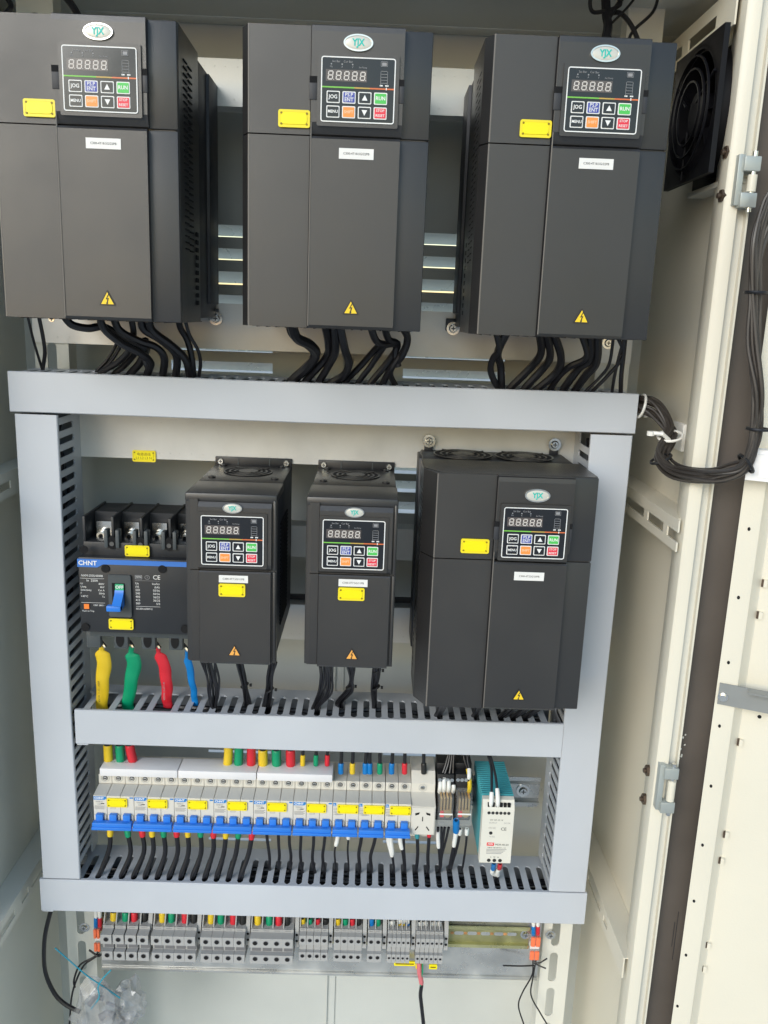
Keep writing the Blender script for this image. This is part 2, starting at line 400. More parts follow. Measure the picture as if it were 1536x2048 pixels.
# horizontal mounting bars
def bar(va, vb, u, lip=True, y=YB):
    a = at(u, va, y); b = at(u, vb, y); mb = MB(); mb.box(.0, .74, y, y + .002, b.z, a.z, 'bar_zinc')
    mb.box(.0, .74, y, y + .03, b.z - .002, b.z, 'bar_zinc'); mb.box(.0, .74, y, y + .03, a.z, a.z + .002, 'bar_zinc')
    ob = wsub(mb, 'mounting_bar', cab)
    d = MB(); x = .03
    while x < .72: d.cyl((x, y - .0002, b.z + .006), .0009, -.0006, 'y', 'bar_zinc', 6); d.cyl((x + .004, y - .0002, a.z - .006), .0009, -.0005, 'y', 'bar_zinc', 6); x += .0115 + random.random() * .004
    dd = wsub(d, 'punched_holes', cab); dd['kind'] = 'stuff'
    return a.z, b.z
bar(121, 209, 458); zb2 = bar(612, 697, 500); bar(839, 918, 400); bar(1212, 1276, 588)
zx = bar(1062, 1118, 820)
# narrow lips under the deep shadow gap
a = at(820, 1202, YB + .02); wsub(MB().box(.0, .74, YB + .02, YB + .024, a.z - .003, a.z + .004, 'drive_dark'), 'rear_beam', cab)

# side rails with rectangular slots (left and right, upper and lower)
def side_rail(side, ztop, zbot, y0, y1, slots):
    x = XR - .030 if side > 0 else XL + .030
    mb = MB(); m = 'cream_paint' if side > 0 else 'grey_paint'; h = ztop - zbot; t = .0018 * side
    ys = sorted({y0, y1} | {s for ab in slots for s in ab})
    for i in range(len(ys) - 1):
        c = (ys[i] + ys[i + 1]) / 2; inn = any(a < c < b for a, b in slots)
        if inn:
            mb.box(x, x + t, ys[i], ys[i + 1], zbot, zbot + h * .30, m); mb.box(x, x + t, ys[i], ys[i + 1], zbot + h * .62, ztop, m)
        else: mb.box(x, x + t, ys[i], ys[i + 1], zbot, ztop, m)
    mb.box(x + t * 1.05, XR - .0003 if side > 0 else XL + .0003, y0, y1, ztop - .0018, ztop - .0002, m)
    wsub(mb, 'side_rail', cab)
SLOTS_U = sorted([tuple(sorted((atx(a, b, .76).y, atx(c, d, .76).y))) for a, b, c, d in ((1250, 990, 1288, 1025), (1295, 1030, 1326, 1055), (1334, 1060, 1354, 1075))])
sl_r = [(.050, .075), (.007, .042), (-.03, -.002), (-.060, -.038)]
zu = at(0, 1001.7, 0).z
side_rail(1, -.128, -.1635, -.080, YP, SLOTS_U)
side_rail(-1, -.128, -.1600, -.095, YP, [(-.04, .06)])
side_rail(1, -.697, -.7270, -.080, YP, [(.03, .10), (-.006, .014)])
side_rail(-1, -.692, -.7240, -.095, YP, [(.045, .10), (.012, .035), (-.06, -.01)])
side_rail(1, .405, .368, -.080, YP, [(.07, .12), (-.03, .05)])
side_rail(-1, .405, .368, -.095, YP, [(.07, .12), (-.03, .05)])
# corner bracket at the upper right with a slot, corner bracket upper left
a = at(1265, 50, .10); b = at(1319, 92, .10)
wsub(grid_panel_t(a.x, b.x, b.z, a.z, [(a.x + .006, a.x + .017, b.z + .006, a.z - .003)], .10, 'grey_paint', .002), 'corner_bracket', cab)
a = at(40, -10, .10); b = at(105, 32, .10)
wsub(grid_panel_t(a.x, b.x, b.z, a.z, [(a.x + .016, a.x + .028, b.z + .004, a.z - .004)], .10, 'back_paint', .002), 'corner_bracket', cab)
# bolts on the right wall and frame
def screw_mb(c, r, axis='y', dirn=-1, washer=True):
    q = MB()
    if washer: q.cyl(c, r * 1.55, dirn * r * .25, axis, 'steel', 20)
    c2 = list(c); i = 'xyz'.index(axis); c2[i] += dirn * r * .25 if washer else 0
    q.cyl(c2, r, dirn * r * .55, axis, 'steel', 18, r * .75)
    c3 = list(c2); c3[i] += dirn * r * .56; e = r * .52; k = r * .12; dd = dirn * r * .03
    if axis == 'y':
        q.box(c3[0] - e, c3[0] + e, c3[1], c3[1] + dd, c3[2] - k, c3[2] + k, 'steel_mark'); q.box(c3[0] - k, c3[0] + k, c3[1], c3[1] + dd * 1.3, c3[2] - e, c3[2] + e, 'steel_mark')
    return q
for (u, v) in ((1458, 305), (1449, 392), (1299, 1541), (1292, 1598)):
    p = atx(u, v, .768); q = MB()
    q.cyl((p.x, p.y, p.z), .0066, -.0045, 'x', 'bolt_brown', 6); q.cyl((p.x - .0045, p.y, p.z), .0028, -.003, 'x', 'bolt_brown', 10)
    wsub(q, 'bolt', cab)
for (u, v) in ((105, 638), (1216, 686), (169, 1854), (1101, 1869), (1110, 889), (1241, 1832)):
    if u == 1241: continue
    p = at(u, v, YB + .003 if u < 200 else YB); wsub(screw_mb((p.x, p.y, p.z), .0048), 'screw', cab)
# hinges
for (va, vb, uc) in ((300, 425, 1512), (1525, 1630, 1349)):
    yh = -.104; a = at(uc, va, yh); b = at(uc, vb, yh); q = MB(); h = a.z - b.z; x = a.x
    q.box(x - .0155, x - .009, yh, yh + .012, b.z + .006, a.z - .004, 'hinge_paint', .0008)
    q.box(x - .011, x + .0055, yh - .004, yh + .008, b.z + .004, b.z + .018, 'hinge_paint', .001); q.box(x - .011, x + .0055, yh - .004, yh + .008, a.z - .020, a.z - .006, 'hinge_paint', .001)
    ob = wsub(q, 'hinge', cab); wsub(MB().cyl((x, yh, b.z), .0028, h * .98, 'z', 'steel', 14).cyl((x, yh, b.z + .019), .0046, h - .042, 'z', 'cream_paint', 16), 'hinge_pin', ob)

# door: opened outwards to the right; built in its own plane (s = along door, d = into door, z)
TH = R(24)
ds = Vector((math.cos(TH), -math.sin(TH), 0)); dn = Vector((-math.sin(TH), -math.cos(TH), 0))     # dn: normal towards viewer
DO = at(1484, 1000, -.105); DO.z = 0
def DP(s, d, z): p = DO + ds * s + dn * d; return (p.x, p.y, z)
def dbox(mb, s0, s1, d0, d1, z0, z1, m):
    vs = [DP(s, d, z) for z in (z0, z1) for d in (d0, d1) for s in (s0, s1)]
    return mb.add(vs, [(0, 2, 3, 1), (4, 5, 7, 6), (0, 1, 5, 4), (2, 6, 7, 3), (0, 4, 6, 2), (1, 3, 7, 5)], m)
def ons(u, v, d=0):      # pixel -> (s, z) on the door plane at offset d
    r = ray(u, v); o0 = Vector(DP(0, d, 0)); n_ = dn; t = (o0 - CAM_LOC).dot(n_) / r.dot(n_); p = CAM_LOC + r * t; return (p - o0).dot(ds), p.z
q = MB()
for (u, v, r_) in ((1364, 1452, .0030), (1362, 1462, .0022), (1366, 1475, .0018), (1371, 1470, .0012), (1369, 1490, .0016), (1362, 1498, .0014), (1363, 1512, .0022), (1357, 1518, .0018)):
    p = at(u, v, -.0785); rr_ = [r_ * random.uniform(.5, 1.3) for _ in range(7)]; q.prism([(p.x + rr_[i] * math.cos(i * .9) * .7, p.z + rr_[i] * math.sin(i * .9)) for i in range(7)], 'y', -.0786, -.0782, 'grey_paint')
wsub(q, 'paint_chips', cab)['kind'] = 'stuff'
door = thing('cabinet_door', '', 'door'); COL.objects.unlink(door); bpy.data.objects.remove(door)
mb = MB(); S1 = .62; zA, zB_ = .50, -1.25
sf = ons(1517, 1003)[0]
pr = [(0, 0), (0, -.02), (.002, -.02), (.002, -.002), (sf, -.002), (sf + .004, -.004), (sf + .010, -.016), (sf + .013, -.018), (S1, -.018), (S1, -.016), (sf + .014, -.016), (sf + .011, -.0135), (sf + .005, -.001), (sf + .002, 0)]
n_ = len(pr); vs = [DP(s, d, zB_) for s, d in pr] + [DP(s, d, zA) for s, d in pr]
mb.add(vs, [[i, (i + 1) % n_, (i + 1) % n_ + n_, i + n_] for i in range(n_)], 'cream_paint', True)
dr = wsub(mb, 'door', cab, 'cream steel door swung open at the right')
q = MB()
for (u, v) in ((1498, 1058), (1477, 1195), (1457, 1325), (1439, 1452), (1422, 1572), (1405, 1690), (1388, 1802), (1372, 1910), (1355, 2012)):
    s_, z_ = ons(u, v); c = Vector(DP(s_, .0003, z_)); pts = []
    for i in range(10): a = 2 * math.pi * i / 10; pts.append(tuple(c + ds * .0016 * math.cos(a) + Vector((0, 0, .0022 * math.sin(a)))))
    q.quad(pts, 'void')
wsub(q, 'flange_holes', cab)
for (u, v) in ((1525, 1168), (1515, 1232), (1476, 1487), (1448, 1672), (1439, 1724), (1412, 1893), (1404, 1940)):
    q = MB(); s_, z_ = ons(u, v, -.010); dbox(q, s_ - .0012, s_ + .0012, -.0165, -.0125, z_ - .004, z_ + .004, 'bolt_brown')
    dbox(q, s_ + .0012, s_ + .005, -.0165, -.0115, z_ - .004, z_ + .004, 'cream_paint'); wsub(q, 'gasket_clip', cab)
# grey stiffener bar across the door
s0, z0 = ons(1437, 1385); s1 = s0 + .30; q = MB(); hb = .0125
dbox(q, s0, s1, .0008, .0030, z0 - hb, z0 + hb, 'bar_grey'); dbox(q, s0 + .030, s1, .0030, .016, z0 + hb - .0015, z0 + hb, 'bar_grey')
st = wsub(q, 'door_stiffener', cab); s2, z2 = ons(1446, 1391); c = Vector(DP(s2, .003, z2)); q = MB().tube([c, c + dn * .0018], .0055, 'steel', 16).tube([c + dn * .0018, c + dn * .005], .0036, 'steel', 14)
wsub(q, 'screw', st)
s3, z3 = ons(1519, 1431); c = Vector(DP(s3, .0033, z3)); wsub(MB().tube([c, c + dn * .0003], .0022, 'void', 10), 'bolt_hole', st)
# white document pocket edge on the door
s0, z0 = ons(1497, 906, .02); s1, z1 = ons(1487, 958, .02); q = MB(); zt_, zb_ = z0, z1
dbox(q, s0, s0 + .34, .001, .024, zb_, zt_, 'pocket_white'); dbox(q, s0 + .004, s0 + .33, .003, .020, zt_, zt_ + .004, 'pocket_white')
pk = thing('document_holder', 'white plastic document holder fixed on the inside of the open door', 'document holder', DP(s0, 0, zb_))
wsub(q, 'tray', pk); q = MB(); dbox(q, s0 + .012, s0 + .3, .024, .0255, zb_ + .004, zt_ - .006, 'pocket_white'); wsub(q, 'front_lip', pk)

# ================================================================== FAN on the right wall
fan = thing('wall_fan', 'black square axial fan high on the right cabinet wall behind the top right drive', 'fan', (XR, -.028, .30))
yc, zc, fr = -.0165, .2995, .0685
y0, y1 = yc - fr, yc + fr; z0, z1 = zc - fr, zc + fr; xo = XR - .040
for xa, rr in ((xo, .0), (XR - .007, .002)):
    q = MB(); q.ring((xa, yc, zc), .0655, .0655, .004, -.0055, 'fan_black', 40, 'x')
    for sy in (-1, 1):
        for sz in (-1, 1):
            arc = [(yc + sy * .0645 * math.cos(a), zc + sz * .0645 * math.sin(a)) for a in [i * math.pi / 16 for i in range(9)]]
            q.prism([(yc + sy * fr, zc + sz * fr), (yc + sy * fr, zc)] + arc + [(yc, zc + sz * fr)], 'x', xa, xa + .0055, 'fan_black')
    wsub(q, 'flange', fan)
q = MB(); q.ring((xo + .004, yc, zc), .0625, .0625, .003, -.034, 'fan_black', 40, 'x'); wsub(q, 'barrel', fan)
q = MB()
for rr in (.056, .044, .032): q.ring((xo - .003, yc, zc), rr, rr, .0018, .0022, 'fan_black', 40, 'x')
for i in range(3): a = i * 2.094 + .6; q.tube([Vector((xo - .002, yc + .018 * math.cos(a), zc + .018 * math.sin(a))), Vector((xo - .002, yc + .066 * math.cos(a), zc + .066 * math.sin(a)))], .0014, 'fan_black', 6)
wsub(q, 'finger_guard', fan)
wsub(MB().box(XR - .0015, XR - .0005, y0, y1, z0, z1, 'void'), 'back_plate', fan)
wsub(MB().cyl((xo + .004, yc, zc), .022, .03, 'x', 'fan_black', 24), 'motor_hub', fan)
for i in range(7):
    a = 2 * math.pi * i / 7; q = MB(); vs = []
    for rr in (.021, .042, .058):
        for da, dx in ((-.22, .030), (.28, .008)): vs.append((xo + dx, yc + rr * math.cos(a + da * 1.2 + rr * 4), zc + rr * math.sin(a + da * 1.2 + rr * 4)))
    q.add(vs, [(0, 1, 3, 2), (2, 3, 5, 4)], 'fan_black', True); wsub(q, 'fan_blade', fan)
for (yy, zz) in ((y0 + .006, z1 - .006), (y0 + .006, z0 + .006)): wsub(screw_mb((XR - .008, yy, zz), .0034, 'x', -1), 'screw', fan)
wsub(MB().box(XR - .020, XR, y0 - .004, yc + .045, z0 - .010, z0 - .004, 'grey_paint', .001), 'fan_ledge', cab)

# ================================================================== WIRING DUCTS
PIT = .0158
def finger_mesh():
    p = PIT; w_ = .0039; g_ = .0009; y0, y1 = .0015, .0575
    poly = [(g_, y0), (g_, .0050), (w_, .0088), (w_, .0525), (w_ - .0012, .0555), (0, y1), (p, y1), (p - w_ + .0012, .0555), (p - w_, .0525), (p - w_, .0088), (p - g_, .0050), (p - g_, y0)]
    # prism in x,y extruded along z
    mb = MB(); n = len(poly)
    top = [(a, b, 0) for a, b in poly]; bot = [(a, b, -.0016) for a, b in poly]
    L = [0, 1, 2, 3, 4, 5]; Rr = [11, 10, 9, 8, 7, 6]
    fs = [[L[i], Rr[i], Rr[i + 1], L[i + 1]] for i in range(5)] + [[n + L[i], n + L[i + 1], n + Rr[i + 1], n + Rr[i]] for i in range(5)] + [[i, i + 1, n + i + 1, n + i] for i in (0, 1, 2, 3, 4, 6, 7, 8, 9, 10)] + [[11, 0, n, n + 11]]
    mb.add(top + bot, fs, 'duct_pvc'); return mb.mesh('finger')
FM = finger_mesh()
def duct(label, x0, x1, z0, z1, side, off=0.0, wavy=0.0, skip=()):
    """side: 'top','right','left' = which slotted wall is seen"""
    t = thing('wiring_duct', label, 'wiring duct', (x0, 0, z0), 'grey slotted wiring ducts'); D = .08; c = .0016
    q = MB(); m = 'duct_pvc'
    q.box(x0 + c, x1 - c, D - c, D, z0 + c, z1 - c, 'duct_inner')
    hor = side == 'top'
    if hor:
        q.box(x0 + .001, x1 - .001, .0575, D, z1 - 2 * c, z1 - c * .5, m); q.box(x0 + .001, x1 - .001, .002, D, z0 + c * .5, z0 + 2 * c, m)
    else:
        if side == 'right': q.box(x1 - 2 * c, x1 - c * .5, .0575, D, z0 + .001, z1 - .001, m); q.box(x0 + c * .5, x0 + 2 * c, .002, D, z0 + .001, z1 - .001, m)
        else: q.box(x0 + c * .5, x0 + 2 * c, .0575, D, z0 + .001, z1 - .001, m); q.box(x1 - 2 * c, x1 - c * .5, .002, D, z0 + .001, z1 - .001, m)
    wsub(q, 'channel', t)
    L = (x1 - x0) if hor else (z1 - z0); n = int((L - .002) / PIT)
    for i in range(n):
        if any(abs(x0 + .001 + off + (i + .5) * PIT - xs_) < .0085 for xs_ in skip): continue
        o = bpy.data.objects.new('finger', FM); COL.objects.link(o); o.parent = t
        s = .001 + off + i * PIT
        if s + PIT > L: break
        if hor: o.location = (s, 0, z1 - z0 - c * .5)
        elif side == 'right': o.rotation_euler = (0, R(90), 0); o.location = (x1 - x0 - c * .5, 0, L - s)
        else: o.rotation_euler = (0, R(-90), 0); o.location = (c * .5, 0, s)
    # cover: front plate plus two lips, with a faint bow like real PVC
    q = MB(); N = 24; lipd = .0046; prof = [(0, lipd), (0, .0008), (.0008, 0), (1, 0), (2, .0008), (2, lipd)]
    W = (z1 - z0) if hor else (x1 - x0)
    P2 = [(0, lipd), (0, .0010), (.0010, 0), (W - .0010, 0), (W, .0010), (W, lipd)]
    vs = []
    for i in range(N + 1):
        f = i / N; k = wavy * math.sin(f * math.pi * 2.3 + 1) * (1 if wavy else 0)
        for (a, b) in P2: vs.append((x0 + L * f, b - k * .3, z0 + a + k) if hor else (x0 + a + k, b - k * .3, z0 + L * f))
    fs = [[i * 6 + j, i * 6 + j + 1, (i + 1) * 6 + j + 1, (i + 1) * 6 + j] for i in range(N) for j in range(5)]
    q.add(vs, fs, m, True)
    q2 = MB(); q2.v, q2.f, q2.mi, q2.mats, q2.sm = q.v, q.f, q.mi, q.mats, q.sm
    wsub(q2, 'cover', t); return t
duct('long horizontal grey wiring duct just below the three large top drives', 0, .73, -.0468, 0, 'top', 0, .0006)
duct('tall vertical grey wiring duct at the left edge of the mounting panel', .0044, .0536, -.6640, -.0485, 'right', 0, .0006)
duct('tall vertical grey wiring duct at the right, partly behind the lower right drive', .6783, .7275, -.6640, -.0485, 'left', 0, .0005)
duct('shorter horizontal grey wiring duct between the small drives and the breaker row', .0575, .6780, -.4680, -.4210, 'top', .004, .0004, skip=[at(205, 1400, .03).x, at(258, 1400, .03).x, at(332, 1400, .03).x])
duct('horizontal grey wiring duct along the bottom, below the breaker row', .0005, .7305, -.7150, -.6668, 'top', .010, .0005)
# loose wires lying inside the ducts
q = MB()
for (xa, xb, zc, hh) in ((.03, .71, -.024, .016), (.08, .66, -.446, .016), (.03, .71, -.692, .016)):
    for i in range(12):
        zz = zc + (random.random() - .5) * 2 * hh; yy = .014 + random.random() * .045; pp = []
        for k in range(13): pp.append(Vector((xa + (xb - xa) * k / 12, yy + (random.random() - .5) * .008, zz + (random.random() - .5) * .006)))
        q.tube(crom(pp, 3), .0022 + random.random() * .001, 'cable_black', 6, False)
for (xc) in (.029, .703):
    for i in range(12):
        pp = [Vector((xc + (random.random() - .5) * .036, .014 + random.random() * .045, -.06 - .6 * k / 12)) for k in range(13)]
        q.tube(crom(pp, 3), .0022, 'cable_black', 6, False)
o = solo(q, 'duct_wires', 'loose black wires bundled inside the grey wiring ducts', 'wires', (0, 0, 0)); o['kind'] = 'stuff'

# ================================================================== KEYPAD (one build, copied)
KW, KH = .0685, .0560
def make_keypad():
    k = bpy.data.objects.new('keypad', None); COL.objects.link(k)
    q = MB(); q.rplate(-.0035, KW + .0035, -.0035, KH + .0035, 0, -.0012, 'drive_plastic', .0015); sub(q, 'bezel', k)
    q = MB(); q.rplate(0, KW, 0, KH, -.0012, -.0018, 'keypad_film', .0022)
    q.rrect(0, KW, 0, KH, -.0018, .0010, 'print_white', .0024)
    yl = -.0022; zl = KH * .535
    q.box(.001, KW * .45, yl, yl + .0002, zl - .0006, zl + .0006, 'line_green').box(KW * .45, KW * .66, yl, yl + .0002, zl - .0006, zl + .0006, 'line_yellow').box(KW * .66, KW - .001, yl, yl + .0002, zl - .0006, zl + .0006, 'line_orange')
    q.box(KW * .875, KW * .888, yl - .0001, yl, zl - .001, zl + .0012, 'print_white')
    q.text('Set Bar', KW * .20, KH * .925, yl, .0026, 'print_grey'); q.text('Cur Bar', KW * .36, KH * .925, yl, .0026, 'print_grey')
    for (x, tx) in ((.135, 'Hz'), (.28, 'A'), (.42, 'V')): q.text(tx, KW * x, KH * .845, yl, .0022, 'print_grey'); q.box(KW * x - .0006, KW * x + .0006, yl, yl + .0002, KH * .875, KH * .895, 'print_grey')
    q.text('Set Pump', KW * .56, KH * .845, yl, .0020, 'print_grey')
    # little pump drawing on the right of the film
    x0 = KW * .80; q.rrect(x0, x0 + .0062, KH * .87, KH * .95, yl, .0003, 'print_grey', .0005)
    q.box(x0 + .001, x0 + .0052, yl, yl + .0002, KH * .885, KH * .935, 'print_grey')
    for i in range(5): q.box(x0 + .0005, x0 + .0060, yl, yl + .0002, KH * (.80 - i * .045), KH * (.806 - i * .045), 'print_grey')
    q.box(x0, x0 + .0003, yl, yl + .0002, KH * .58, KH * .80, 'print_grey').box(x0 + .0062, x0 + .0065, yl, yl + .0002, KH * .58, KH * .80, 'print_grey')
    q.box(x0 - .0006, x0 + .0022, yl, yl + .0002, KH * .575, KH * .595, 'print_white').box(x0 + .0045, x0 + .0075, yl, yl + .0002, KH * .575, KH * .595, 'print_white')
    sub(q, 'film', k)
    q = MB(); q.box(KW * .062, KW * .615, -.0020, -.0016, KH * .625, KH * .805, 'display_glass'); sub(q, 'display', k)
    dm = MB(); wq, hq, t = .0050, .0078, .0010
    def seg(x0, x1, z0, z1):
        sl_ = lambda z: z * .10
        dm.add([(x0 + sl_(z0), -.0023, z0), (x1 + sl_(z0), -.0023, z0), (x1 + sl_(z1), -.0023, z1), (x0 + sl_(z1), -.0023, z1)], [(0, 1, 2, 3)], 'segment')
    g_ = .0003
    for z in (0, hq / 2 - t / 2, hq - t): seg(t * .8 + g_ * .2, wq - t * .8, z, z + t)
    for x in (0, wq - t): seg(x, x + t, t * .5 + g_, hq / 2 - g_); seg(x, x + t, hq / 2 + g_, hq - t * .5 - g_)
    dm.box(wq + .0004, wq + .0011, -.0023, -.0022, 0, .0007, 'segment')
    dme = dm.mesh('digit')
    for i in range(5):
        o = sub(dme, 'digit', k); o.location = (KW * .085 + i * .0074, 0, KH * .645)
    BW, BH = .0122, .0103
    specs = [('JOG', 'keypad_film', 0, 0), ('PS.P\nENT', 'btn_blue', 1, 0), ('up', 'keypad_film', 2, 0), ('RUN', 'btn_green', 3, 0), ('MENU', 'keypad_film', 0, 1), ('SHIFT', 'btn_orange', 1, 1), ('down', 'keypad_film', 2, 1), ('STOP\nRESET', 'btn_red', 3, 1)]
    for tx, m, i, j in specs:
        q = MB(); cx = KW * (.168 + .2135 * i); cz = KH * (.385 - .225 * j); x0, x1, z0, z1 = -BW / 2, BW / 2, -BH / 2, BH / 2
        q.rplate(x0, x1, z0, z1, -.0018, -.0024, 'print_white', .0008, 2); q.rplate(x0 + .0009, x1 - .0009, z0 + .0009, z1 - .0009, -.0024, -.0028, m, .0005, 2)
        y = -.0030
        if tx == 'up': q.quad([(-.0026, y, -.0022), (.0026, y, -.0022), (0, y, .0026)], 'print_white')
        elif tx == 'down': q.quad([(-.0026, y, .0022), (0, y, -.0026), (.0026, y, .0022)], 'print_white')
        elif '\n' in tx:
            a, b = tx.split('\n'); sz = .0044 if 'ENT' == b else .0032
            q.text(a, 0, .0021, y, sz, 'print_white', bold=.01); q.text(b, 0, -.0021, y, sz, 'print_white', bold=.01)
            if b == 'ENT': q.box(-.0045, .0045, y, y + .0001, -.0001, .0001, 'print_white')
        else: q.text(tx, 0, 0, y, .0046 if tx in ('JOG', 'RUN') else .0036, 'print_white' if tx != 'SHIFT' else 'shift_ink', sx=.95, bold=.02)
        o = sub(q, 'button', k, {'up': 'black up arrow button', 'down': 'black down arrow button'}.get(tx, {'JOG': 'black JOG button', 'PS.P\nENT': 'blue PS.P ENT button', 'RUN': 'green RUN button', 'MENU': 'black MENU button', 'SHIFT': 'orange SHIFT button', 'STOP\nRESET': 'red STOP RESET button'}.get(tx)))
        o.location = (cx, 0, cz)
    return k
KEYPAD = make_keypad(); kp_used = [False]
def put_keypad(parent, x, y, z, s=1.0):
    k = KEYPAD if not kp_used[0] else copy_tree(KEYPAD); kp_used[0] = True
    k.parent = parent; k.location = (x, y, z); k.scale = (s, s, s); return k
def plate_mb(wd, ht, txt=None, t=.0012):
    q = MB(); q.rplate(0, wd, 0, ht, 0, -t, 'label_yellow', min(.002, ht * .15)); b = ht * .13
    q.rrect(0, wd, 0, ht, -t, b, 'label_edge', .002); q.rplate(b * 1.4, wd - b * 1.4, b * 1.4, ht - b * 1.4, -t, -t - .0007, 'label_yellow', min(ht * .2, .004), 3)
    for x in (b * 1.5, wd - b * 1.5):
        for z in (b * 1.5, ht - b * 1.5): q.cyl((x, -t, z), .0009, -.0009, 'y', 'label_ink', 8)
    if txt:
        q.text(txt[0], wd / 2, ht * .66, -t - .0009, ht * .30, 'label_ink'); q.text(txt[1], wd / 2, ht * .34, -t - .0009, ht * .30, 'label_ink')
    return q
def warn_mb(s, m):
    q = MB(); h = s * .9
    q.prism([(-s / 2, 0), (s / 2, 0), (0, h)], 'y', 0, -.0004, 'print_black'); k = .12 * s
    q.prism([(-s / 2 + k * 1.0, k * .55), (s / 2 - k * 1.0, k * .55), (0, h - k * 1.15)], 'y', -.0004, -.0007, m)
    c = (0, h * .40)
    pts = [(.06, .30), (-.10, -.02), (.01, .0), (-.05, -.22), (-.09, -.17), (-.04, -.33), (.06, -.22), (.02, -.20), (.10, .07), (-.01, .05), (.11, .27)]
    q.add([(c[0] + a * s, -.0009, c[1] + b * s) for a, b in pts], [list(range(len(pts)))], 'print_black'); return q
def logo_mb(rx, rz):
    q = MB(); q.ell((0, 0, 0), rx, rz, .0012, 'chrome'); q.ell((0, -.0012, 0), rx * .88, rz * .82, .0003, 'logo_face', dome=.0006)
    q.ring((0, -.0009, 0), rx, rz, rx * .10, .0012, 'chrome'); q.text('YJX', 0, 0, -.0024, rz * 1.12, 'logo_teal', sx=.84, bold=.03)
    return q

# ================================================================== DRIVES
def fan_top(q, cx, cy, z, rx, m='void'):
    q.cyl((cx, cy, z - .004), rx, .0045, 'z', 'void', 28)
def fan_grille(parent, cx, cy, z, r):
    f = bpy.data.objects.new('cooling_fan', None); COL.objects.link(f); f.parent = parent; f.location = (cx, cy, z)
    q = MB(); q.cyl((0, 0, .0002), r, .0006, 'z', 'void', 28); sub(q, 'fan_opening', f)
    q = MB()
    for k in (1.0, .78, .58): q.ring((0, 0, .0007), r * k, r * k, .0022, .0006, 'drive_plastic', 30, 'z')
    for i in range(4):
        a = i * math.pi / 2 + .4; q.tube([Vector((r * .4 * math.cos(a), r * .4 * math.sin(a), .0016)), Vector((r * math.cos(a + .3), r * math.sin(a + .3), .0016))], .0009, 'drive_plastic', 5)
    sub(q, 'fan_grille', f); sub(MB().cyl((0, 0, .0006), r * .40, .0010, 'z', 'drive_plastic', 20), 'fan_hub', f)
    return f
